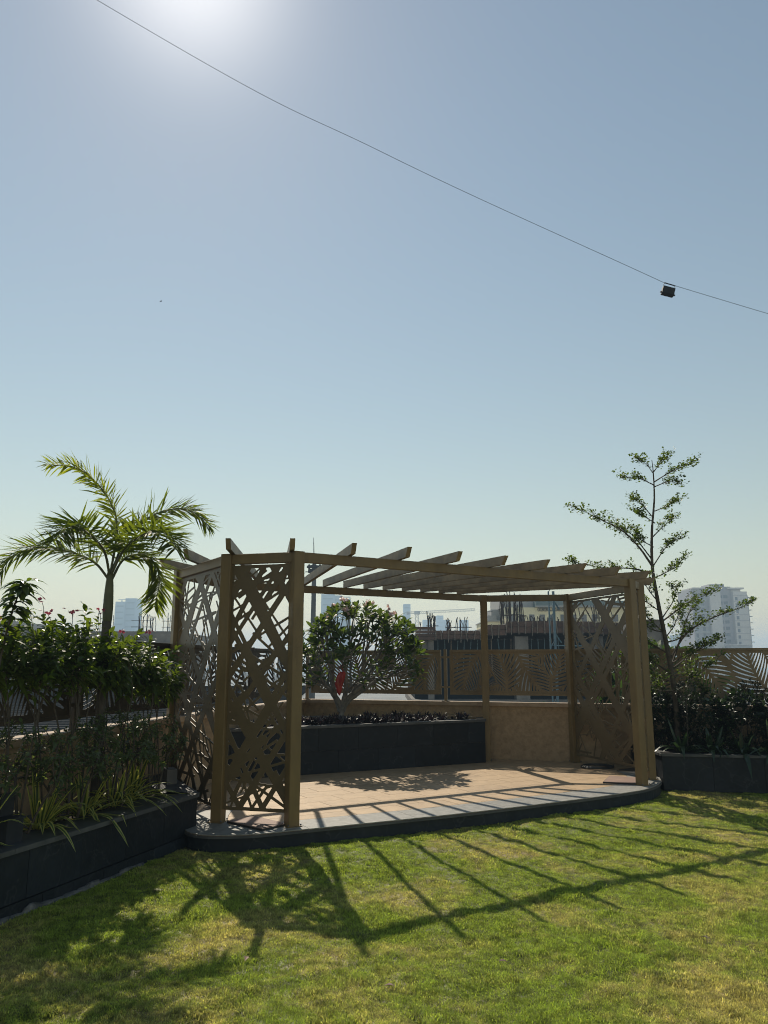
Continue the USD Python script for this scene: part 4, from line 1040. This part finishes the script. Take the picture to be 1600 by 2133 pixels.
# building under construction, right of centre
Y = 40.0
cb = Thing('unfinished_building', 'unfinished concrete building with timber formwork and rebar behind the back fence', 'building', (X(1000, Y), Y, GND))
segs = [(866, 909, 1316, 1334, 0), (909, 1015, 1314, 1332, 1), (1015, 1056, 1302, 1324, 1), (1056, 1245, 1295, 1319, 1), (1245, 1342, 1297, 1322, 1)]
for a, b, ta, tb, fw_ in segs:
    x0, x1 = X(a, Y), X(b, Y)
    cb.part('slab', B1(x0, x1, Y + .12, Y + 13, Z(tb, Y), Z(ta, Y) - .1), M['concrete'])
    if fw_:
        n = max(2, int((x1 - x0)/.31)); w = (x1 - x0)/n
        for i in range(n):
            for k in range(2):
                zz0 = Z(tb, Y) + (Z(ta, Y) - Z(tb, Y))*k/2; zz1 = Z(tb, Y) + (Z(ta, Y) - Z(tb, Y))*(k + 1)/2
                cb.part('formwork_board', B1(x0 + i*w + .01, x0 + (i + 1)*w - .01, Y + rg.uniform(0, .03), Y + .1, zz0 + .012, zz1 - .012), M['form_board'])
            xb = x0 + i*w + rg.normal(0, .03); lean = rg.normal(0, .06)
            cb.part('batten', G().bar((xb, Y - .05, Z(tb, Y) - rg.uniform(.03, .2)), (xb + lean, Y - .05, Z(ta, Y) + .02), .035, .05, up=(0, 1, 0)).get(), M['batten'])
    else:
        for k in range(4):
            cb.part('formwork_board', B1(x0, x1 - .05, Y + .02*k, Y + .12, Z(tb, Y) + k*.17 + .01, Z(tb, Y) + (k + 1)*.17 - .01), M['form_board'])
        cb.part('wall_panel', B1(x0 + .1, x1 - .1, Y + .4, Y + .6, Z(1352, Y), Z(tb, Y) - .02), M['concrete'])
# floors below and dark netted storey
cb.part('core', B1(X(866, Y), X(1342, Y), Y + 1.2, Y + 13, GND, Z(1332, Y) - .01), M['net'])
for k in range(1, 5):
    cb.part('floor_slab', B1(X(866, Y) - .2, X(1342, Y) + .2, Y + .2, Y + 12.8, Z(1352, Y) - k*2.9, Z(1352, Y) - k*2.9 + .35), M['concrete'])
for a, b in ((893, 905), (1076, 1104), (1240, 1262), (1313, 1330)):
    cb.part('column', B1(X(a, Y), X(b, Y), Y + .25, Y + 1.0, GND, Z(1326, Y)), M['concrete'])
for a in np.linspace(915, 1330, 30):
    cb.part('prop', G().tube([(X(a, Y) + rg.normal(0, .1), Y + .9, Z(1400, Y)), (X(a, Y), Y + .9, Z(1330, Y))], .03, 5).get(), M['blue_steel'] if rg.random() < .6 else M['batten'])
for a, b, top, n in ((895, 913, 1269, 9), (936, 949, 1283, 9), (955, 985, 1281, 10), (877, 880, 1288, 2)):
    rebar_cluster(cb, X(a, Y), X(b, Y), Y + 1, Z(1314, Y), Z(top, Y), n, rg, r=.027 if a == 895 else .018)
for a, b, n, top in ((1058, 1063, 6, 1225), (1066, 1076, 4, 1228), (1076, 1081, 6, 1222), (1086, 1092, 6, 1224), (1094, 1106, 6, 1240), (1103, 1107, 4, 1228), (1108, 1150, 13, 1279), (1155, 1188, 10, 1281), (1205, 1232, 10, 1258), (1262, 1300, 14, 1250)):
    rebar_cluster(cb, X(a, Y), X(b, Y), Y + 1.5, Z(1296, Y), Z(top, Y), n, rg, r=.022, ties=1)
# far right bare block with rebar, behind the slender tree
Y2 = 37.0
cb2 = Thing('unfinished_building', 'bare grey concrete stair block with rebar behind the slender tree', 'building', (X(1365, Y2), Y2, GND))
cb2.part('wall_body', B1(X(1333, Y2), X(1389, Y2), Y2, Y2 + 6, GND, Z(1293, Y2)), M['concrete'])
cb2.part('ledge', B1(X(1332, Y2), X(1390, Y2), Y2 - .1, Y2 + 6.1, Z(1293, Y2), Z(1291.5, Y2)), M['concrete'])
rebar_cluster(cb2, X(1334, Y2), X(1366, Y2), Y2 + .5, Z(1292, Y2), Z(1241, Y2), 13, rg, r=.02, ties=2)
rebar_cluster(cb2, X(1372, Y2), X(1388, Y2), Y2 - .4, Z(1350, Y2), Z(1300, Y2), 5, rg, r=.018, ties=1)

# blue hoist mast with braces
Yh = 35.0
t = Thing('hoist_mast', 'blue steel hoist mast in front of the unfinished building', 'mast', (X(1153, Yh), Yh, GND))
xh = X(1153, Yh)
for dx in (-.10, .12):
    t.part('leg', G().bar((xh + dx, Yh, GND), (xh + dx, Yh, Z(1232, Yh)), .10 if dx > 0 else .05, .10, up=(0, 1, 0)).get(), M['blue_steel'])
for k in range(14):
    z = GND + .6 + k*1.25
    t.part('rung', G().bar((xh - .08, Yh, z), (xh + .10, Yh, z + .3), .03, .03, up=(0, 1, 0)).get(), M['blue_steel'])
t.part('brace', G().bar((xh + .1, Yh, Z(1318, Yh)), (X(1182, Yh), Yh + 1, Z(1338, Yh)), .05, .05, up=(0, 1, 0)).get(), M['blue_steel'])
t.part('brace', G().bar((xh + .1, Yh, Z(1250, Yh)), (X(1180, Yh), Yh + 1, Z(1266, Yh)), .05, .05, up=(0, 1, 0)).get(), M['blue_steel'])
t.part('brace', G().bar((xh - .1, Yh, Z(1345, Yh)), (X(1225, Yh), Yh + 1, Z(1345, Yh)), .05, .05, up=(0, 1, 0)).get(), M['blue_steel'])

# cream building with lettering
Y = 105.0
cr = Thing('cream_building', 'cream apartment block with dark lettering under its teal roof edge', 'building', (X(1180, Y), Y, GND))
cr.part('wall', B1(X(1056, Y), X(1330, Y), Y, Y + 14, GND, Z(1266, Y)), M['cream_wall'])
cr.part('roof', B1(X(1118, Y), X(1338, Y), Y - 1.0, Y + 14.5, Z(1266, Y) + .003, Z(1253, Y)), M['teal_roof'])
cr.part('roof_trim', B1(X(1117, Y), X(1339, Y), Y - 1.1, Y - 1.0, Z(1266, Y), Z(1263.5, Y)), M['grey_wall'])
cr.part('upper_block', B1(X(1050, Y), X(1124, Y), Y + 1, Y + 12, Z(1266, Y) + .01, Z(1238, Y)), M['grey_wall'])
cr.part('annex', B1(X(1017, Y), X(1056, Y) - .01, Y + 2, Y + 12, GND, Z(1294, Y)), M['cream_wall'])
cr.part('annex_roof', B1(X(1015, Y), X(1056, Y), Y + 1.6, Y + 12.4, Z(1294, Y) + .003, Z(1292, Y)), M['grey_wall'])
cr.part('roof_house', B1(X(1027, Y), X(1046, Y), Y + 4, Y + 9, Z(1292, Y) + .003, Z(1279, Y)), M['grey_wall'])
cr.part('roof_house', B1(X(1037, Y), X(1058, Y), Y + 5, Y + 11, Z(1292, Y) + .003, Z(1265, Y)), M['grey_wall'])
cr.part('antenna', G().tube([(X(1024, Y), Y + 5, Z(1293, Y)), (X(1024, Y), Y + 5, Z(1269, Y))], .05, 5).get(), M['mast'])
cr.part('antenna_arm', G().bar((X(1020, Y), Y + 5, Z(1269.5, Y)), (X(1040, Y), Y + 5, Z(1269.5, Y)), .06, .08).get(), M['mast'])
for a in range(1062, 1330, 22):
    w = cr.part('window', B1(X(a, Y), X(a + 11, Y), Y - .06, Y + .02, Z(1296, Y), Z(1281, Y)), M['window'])
tm = meshkit.text_mesh('GIRIRAJ DARSHAN', Z(1266.8, Y) - Z(1273.6, Y), .06, bold=True)
tv = tm.vertices; sc = (X(1196, Y) - X(1124, Y))/(tv[:, 0].max() - tv[:, 0].min())
tv = np.c_[(tv[:, 0] - tv[:, 0].min())*sc + X(1124, Y), Y - .02 - tv[:, 2], tv[:, 1] + Z(1274, Y)]
cr.part('lettering', (tv, tm.faces), M['letter'])

# unfinished slab left, behind the hedge
Y = 66.0
cl = Thing('unfinished_building', 'low grey unfinished roof slab with rebar left of the pergola', 'building', (X(250, Y), Y, GND))
cl.part('wall_body', B1(X(150, Y), X(362, Y), Y, Y + 12, GND, Z(1347, Y)), M['concrete'])
cl.part('parapet', B1(X(149, Y), X(363, Y), Y - .3, Y + 12.3, Z(1347, Y) + .003, Z(1316, Y)), M['concrete'])
cl.part('slab_edge', B1(X(148, Y), X(364, Y), Y - .5, Y + 12.5, Z(1340, Y), Z(1338, Y)), M['concrete'])
for a, b, top, n, tie in ((263, 304, 1272, 16, 2), (328, 352, 1274, 8, 2), (176, 212, 1268, 9, 0), (356, 361, 1270, 3, 0)):
    rebar_cluster(cl, X(a, Y), X(b, Y), Y + 1, Z(1317, Y), Z(top, Y), n, rg, r=.026, ties=tie, dy=2)
Y = 80.0
cl = Thing('unfinished_building', 'far unfinished slab with railing at the left photo edge', 'building', (X(-10, Y), Y, GND))
cl.part('wall_body', B1(X(-90, Y), X(30, Y), Y, Y + 14, GND, Z(1312, Y)), M['concrete'])
cl.part('parapet', B1(X(-92, Y), X(31, Y), Y - .3, Y + 14, Z(1312, Y) + .003, Z(1296, Y)), M['grey_wall'])
rebar_cluster(cl, X(-80, Y), X(26, Y), Y + 1, Z(1297, Y), Z(1284, Y), 26, rg, r=.03, ties=2)

# telecom mast behind the pergola
Y = 75.0
t = Thing('telecom_mast', 'grey telecom mast with antenna platform and lightning spike behind the pergola', 'mast', (X(651, Y), Y, GND))
xm = X(651, Y)
t.part('pole', G().tube([(xm, Y, GND), (xm, Y, 4), (xm, Y, Z(1172, Y))], [.36, .26, .20], 12).get(), M['mast'], smooth=True)
t.part('spike', G().tube([(xm - .02, Y, Z(1172, Y)), (xm - .1, Y, Z(1117, Y))], [.06, .025], 6).get(), M['black_metal'])
t.part('platform_ring', G().tube([(xm, Y, Z(1182, Y)), (xm, Y, Z(1178, Y))], .72, 14).get(), M['black_metal'])
t.part('lower_ring', G().tube([(xm, Y, Z(1188, Y)), (xm, Y, Z(1186, Y))], .5, 14).get(), M['black_metal'])
for k in range(3):
    a = .5 + k*2.094
    p = np.array([xm + .62*math.cos(a), Y + .62*math.sin(a), Z(1183, Y)])
    t.part('antenna_panel', G().boxc(p, (.16, .10, .85), a).get(), M['black_metal'])
t.part('arm', G().bar((xm - .85, Y - .1, Z(1191, Y)), (xm + .5, Y - .1, Z(1191, Y)), .07, .07).get(), M['black_metal'])
t.part('box', G().boxc((xm - .2, Y - .35, Z(1190, Y)), (.35, .25, .4)).get(), M['black_metal'])

# pale tower at the right
Y = 366.0
tw = Thing('apartment_tower', 'pale apartment tower with stepped roof rising right of the slender tree', 'building', (X(1518, Y), Y, GND))
def bz(a): return Z(a, Y)
def bx(a): return X(a, Y)
tw.part('left_wing', B1(bx(1456), bx(1492), Y + 2.5, Y + 20, GND, bz(1226)), M['shade_toned_wall'])
tw.part('white_pier', B1(bx(1490), bx(1513), Y, Y + 20, GND, bz(1226)), M['white_wall'])
tw.part('middle_bay', B1(bx(1513), bx(1541), Y + 3, Y + 20, GND, bz(1221)), M['shade_toned_wall'])
tw.part('right_wing', B1(bx(1541), bx(1571), Y + .8, Y + 20, GND, bz(1232)), M['white_wall'])
tw.part('right_return', B1(bx(1571), bx(1577), Y + 3, Y + 20, GND, bz(1240)), M['shade_toned_wall'])
tw.part('lift_house', B1(bx(1499), bx(1530), Y + 4, Y + 14, bz(1226) + .01, bz(1215)), M['shade_toned_wall'])
tw.part('roof_slab', B1(bx(1456), bx(1506), Y + 1, Y + 16, bz(1226) + .01, bz(1223.5)), M['white_wall'])
tw.part('roof_slab', B1(bx(1533), bx(1566), Y + 1, Y + 16, bz(1226.5), bz(1223.5)), M['white_wall'])
tw.part('roof_room', B1(bx(1540), bx(1562), Y + 3, Y + 14, bz(1232) + .01, bz(1226.5)), M['white_wall'])
tw.part('tank', G().tube([(bx(1534), Y + 3, bz(1226)), (bx(1534), Y + 3, bz(1221))], .6, 10).get(), M['grey_wall'])
for k in range(12):
    z1 = bz(1239) - k*3.0
    for a, b in ((1515.5, 1521.5), (1524.5, 1533)):
        tw.part('window', B1(bx(a), bx(b), Y + 2.93, Y + 3.02, z1 - 1.45, z1), M['window'])
    tw.part('window', B1(bx(1545), bx(1550), Y + .73, Y + .82, z1 - 1.6 - 1.1, z1 - 1.1), M['window'])
    for a, b in ((1460, 1465), (1475, 1481)):
        tw.part('window', B1(bx(a), bx(b), Y + 2.43, Y + 2.52, z1 - 2.0, z1 - .2), M['window'])
    tw.part('balcony', B1(bx(1458), bx(1488), Y + 1.6, Y + 2.5, z1 - 3.0, z1 - 2.1), M['grey_wall'])
    tw.part('floor_line', B1(bx(1541), bx(1571.4), Y + .65, Y + .8, z1 - .35, z1 - .12), M['shade_toned_wall'])
    tw.part('chajja', B1(bx(1571), bx(1580), Y + 1.5, Y + 6, z1 - 1.3, z1 - 1.0), M['grey_wall'])
    tw.part('side_window', B1(bx(1572.5), bx(1576), Y + 2.93, Y + 3.02, z1 - 3.2, z1 - 1.5), M['window'])
tw.part('annex', B1(bx(1514), bx(1556), Y - 6, Y - .1, GND, bz(1346)), M['grey_wall'])
tw.part('annex_roof', B1(bx(1513), bx(1557), Y - 6.4, Y - .1, bz(1345.5), bz(1343.5)), M['white_wall'])

def far_tower(label, Y, blocks, bands=True):
    t = Thing('far_tower', label, 'building', (X((blocks[0][0] + blocks[-1][1])/2, Y), Y, GND), 'hazy towers on the skyline')
    for i, (a, b, top) in enumerate(blocks):
        y0 = Y + i*4
        t.part('block', B1(X(a, Y) + .02*i, X(b, Y), y0, y0 + 22, GND, Z(top, Y)), M['far_wall'])
        if bands:
            z = Z(top, Y) - 4; k = 0
            while z > 0 and k < 16:
                t.part('window_band', B1(X(a + (b - a)*.12, Y), X(b - (b - a)*.12, Y), y0 - .12, y0 + .1, z - 1.4, z), M['window'])
                z -= 6.2; k += 1
    return t
D1 = far_tower('hazy pale blue tower right of the palm trunk', 800.0, [(232, 252, 1254), (250, 273, 1246)])
D1.part('roof_frame', B1(X(236, 800), X(252, 800), 802, 804, Z(1249.5, 800), Z(1248.5, 800)), M['far_wall'])
D1.part('frame_post', B1(X(243, 800), X(244, 800), 802, 804, Z(1254, 800), Z(1249.5, 800)), M['far_wall'])
D2 = far_tower('hazy pale blue twin towers above the frangipani tree', 800.0, [(667, 695, 1238), (694, 710, 1240), (709, 728, 1247)])
D2.part('roof_frame', B1(X(709, 800), X(728, 800), 809, 811, Z(1243.5, 800), Z(1241.8, 800)), M['far_wall'])
D2.part('frame_post', B1(X(726, 800), X(728, 800), 809, 811, Z(1247, 800), Z(1243.5, 800)), M['far_wall'])
far_tower('small hazy tower left of the tower crane', 1000.0, [(841, 856, 1259)])
far_tower('hazy low block below the crane jib beside dark rebar', 1200.0, [(882, 898, 1292)])
far_tower('hazy stepped tower between the two dark rebar columns', 1200.0, [(911, 925, 1283), (924, 937, 1292)])
far_tower('hazy block right of the second rebar column', 1200.0, [(960, 978, 1292)])
far_tower('hazy low pale blocks between the slender tree and the right tower', 520.0, [(1425, 1446, 1322), (1444, 1462, 1333)])

# tower crane
Y = 480.0
t = Thing('tower_crane', 'pale hazy tower crane beyond the unfinished building', 'crane', (X(869, Y), Y, GND))
xc = X(869, Y)
def lattice(p0, p1, w, n):
    g = G(); p0, p1 = np.array(p0), np.array(p1)
    d = unit(p1 - p0); s = np.array([0, 1.0, 0]); u = np.cross(s, d)
    cs = [s*w/2 + u*w/2, -s*w/2 + u*w/2, -s*w/2 - u*w/2, s*w/2 - u*w/2]
    for c in cs: g.bar(p0 + c, p1 + c, w*.14, w*.14, up=(.1, .9, .2))
    for i in range(n):
        a, b = p0 + (p1 - p0)*i/n, p0 + (p1 - p0)*(i + 1)/n
        for j in range(4): g.bar(a + cs[j], b + cs[(j + 1) % 4], w*.09, w*.09, up=(.1, .2, .9))
    return g.get()
t.part('mast', lattice((xc, Y, GND), (xc, Y, Z(1281, Y)), 1.9, 16), M['crane'])
t.part('jib', lattice((xc + 1, Y, Z(1277, Y)), (X(990, Y), Y - 6, Z(1272, Y)), 1.3, 26), M['crane'])
t.part('counter_jib', lattice((xc - 1, Y, Z(1277, Y)), (X(848, Y), Y + 2, Z(1277, Y)), 1.3, 6), M['crane'])
t.part('counterweight', B1(X(848, Y), X(854, Y), Y, Y + 2.5, Z(1281, Y), Z(1276, Y)), M['grey_wall'])
t.part('cab', B1(xc - 1.5, xc + 2.0, Y - 2, Y + 1, Z(1281, Y), Z(1274, Y)), M['crane'])

# trees standing below the terrace, their crowns just under the back fence
def far_tree(label, x, y, top, r, seed):
    rg = np.random.default_rng(seed)
    t = Thing('leafy_tree', label, 'tree', (x, y, GND), 'leafy trees standing below the terrace')
    c = np.array([x, y, top - r*.75])
    tips, d = dome_tips(c, (r, r, r*.75), 90, rg, -.5, .25)
    t.part('trunk', tubes(grow((x, y, GND), tips[::3], rg, r_tip=.05, first=.75), 5).get(), M['dark_stem'])
    v, f, _ = rosettes(tips, unit(d + [0, 0, .6]), rg, (16, 24), .5, .22, (.1, 1, .8, .05), .3, (.2, 1.6), .2, .4)
    t.part('crown', (v, f), M['far_leaf'], kind='stuff')
for i, (a, yy, zt_, r, lab) in enumerate([(1050, 17.0, .45, 1.5, 'rounded green treetop seen in the gap under the back fence'), (1120, 16.0, .62, 1.3, 'bright green treetop under the fence beside the right back post'), (1165, 17.5, .5, 1.4, 'green treetop under the fence beside the right screen'),
                                      (980, 20, .1, 1.8, 'green treetop below the fence post left of the back posts'), (1352, 19, 2.0, 1.7, 'leafy green tree beyond the fence behind the slender tree'), (1480, 20, .9, 2.0, 'leafy tree beyond the right fence panel')]):
    far_tree(lab, X(a, yy), yy, zt_, r, 600 + i)

# ------------------------------------------------------------------ grass blades
rg = np.random.default_rng(81)
protos = []
gpath = '/World/grass'
pi = UsdGeom.PointInstancer.Define(stage, gpath)
tag(pi.GetPrim(), 'short grass blades of the lawn, green with straw coloured patches', 'grass', None, 'stuff')
for k in range(5):
    n = 16
    a = rg.uniform(0, 6.28, n); rr = .030*np.sqrt(rg.random(n))
    b = np.c_[rr*np.cos(a), rr*np.sin(a), np.full(n, -.004)]
    an = rg.uniform(0, 6.28, n); el = rg.uniform(.45, 1.4, n)
    d = np.c_[np.cos(an)*np.cos(el), np.sin(an)*np.cos(el), np.sin(el)]
    L = rg.uniform(.011, .025, n)
    v = np.zeros((n, 5, 3)); s = unit(np.cross(d, [0, 0, 1.0]))
    w = .0018
    v[:, 0] = b - s*w; v[:, 1] = b + s*w
    m_ = b + d*(L*.55)[:, None]
    v[:, 2] = m_ - s*w*.8; v[:, 3] = m_ + s*w*.8
    v[:, 4] = b + d*L[:, None] - np.array([0, 0, 1.0])*(L*.22)[:, None]
    f = (np.array([[0, 1, 3], [0, 3, 2], [2, 3, 4]])[None] + (np.arange(n)*5)[:, None, None]).reshape(-1, 3)
    usdkit.mesh(stage, gpath + '/tuft_%03d' % k, (v.reshape(-1, 3), f), M['grass'])
    protos.append(Sdf.Path(gpath + '/tuft_%03d' % k))
N = 250000
yy = 3.3 + (12.0 - 3.3)*rg.random(N)**1.15
xx = (rg.random(N)*2 - 1)*(.56*yy + .35)
# fewer far away
kp = rg.random(N) < np.clip(1.25 - (yy - 3.3)*.10, .35, 1)
xx, yy = xx[kp], yy[kp]
free = Polygon(lawn_poly.exterior.coords).difference(unary_union([plat.buffer(.004), lp_poly.buffer(.03), rp_poly.buffer(.02), bp_poly]))
ok = shapely.contains_xy(free, xx, yy)
xx, yy = xx[ok], yy[ok]
zz = lawn_z(xx, yy)
# tufts: taller clumps here and there
cl_ = meshkit.fbm(np.stack([xx*5.5, yy*5.5, 0*xx], -1), 3, 9)
sc_ = .7 + 1.3*np.clip(cl_ - .5, 0, 1)*2.2 + rg.uniform(-.2, .45, len(xx))
# coarse clumps standing proud of the turf
wx, wy = [], []
for k in range(70):
    y = 3.9 + 6.5*rg.random()**1.3; x = (rg.random()*2 - 1)*.52*y
    if not free.buffer(-.1).contains(Point(x, y)): continue
    m_ = rg.integers(10, 26)
    wx.append(x + rg.normal(0, .035, m_)); wy.append(y + rg.normal(0, .022, m_))
wx, wy = np.concatenate(wx), np.concatenate(wy)
xx, yy, zz = np.r_[xx, wx], np.r_[yy, wy], np.r_[zz, lawn_z(wx, wy)]
sc_ = np.r_[sc_, rg.uniform(1.3, 2.1, len(wx))]
n = len(xx)
pi.CreatePrototypesRel().SetTargets(protos)
pi.CreateProtoIndicesAttr(Vt.IntArray.FromNumpy(rg.integers(0, 5, n).astype(np.int32)))
pi.CreatePositionsAttr(Vt.Vec3fArray.FromNumpy(np.c_[xx, yy, zz].astype(np.float32)))
ha = rg.uniform(0, np.pi, n)
qs = np.zeros((n, 4), np.float16); qs[:, 2] = np.sin(ha); qs[:, 3] = np.cos(ha)
pi.CreateOrientationsAttr(Vt.QuathArray.FromNumpy(qs))
pi.CreateScalesAttr(Vt.Vec3fArray.FromNumpy(np.repeat(sc_[:, None], 3, 1).astype(np.float32)))
print('grass', n)
# dry leaves fallen on the lawn
for k, (x, y, where) in enumerate([(.62, 4.55, 'brown dry leaf on the lawn below the middle rafter shadows'), (1.90, 4.9, 'pale dry leaf on the lawn near the right photo edge'), (-.75, 4.62, 'brown dry leaf on the lawn by the corner of the beam shadow'),
                                (2.9, 7.6, 'pale dry leaf on the lawn near the right end of the platform'), (.05, 4.25, 'brown dry leaf on the lawn nearest the lower photo edge')]):
    z = float(lawn_z(np.array([x]), np.array([y]))[0]) + .030
    t = Thing('fallen_leaf', where, 'leaf', (x, y, z), 'dry leaves fallen on the lawn')
    v, f, _ = leaves([(x, y, z)], [(math.cos(k*2.3), math.sin(k*2.3), .12)], [(0.2, 0, 1.0)], .055, .026, (.1, .8, 1, .5, .05), .2, .5)
    t.part('blade', (v, f), M['batten'] if k % 2 else M['mat_brown'])

# ------------------------------------------------------------------ haze
hz = mat('haze_air', {'v': ('principled_volume', {'color': (0.58, 0.79, 1.0), 'density': 0.0009, 'anisotropy': 0.2})}, [], surface=None, volume='v.volume')
hm = usdkit.mesh(stage, '/World/haze', B1(-1500, 1500, -300, 2200, GND - 1.2, 68.0), hz)
tag(hm.GetPrim(), 'thin pale daytime haze over the city', 'haze', None, 'stuff')
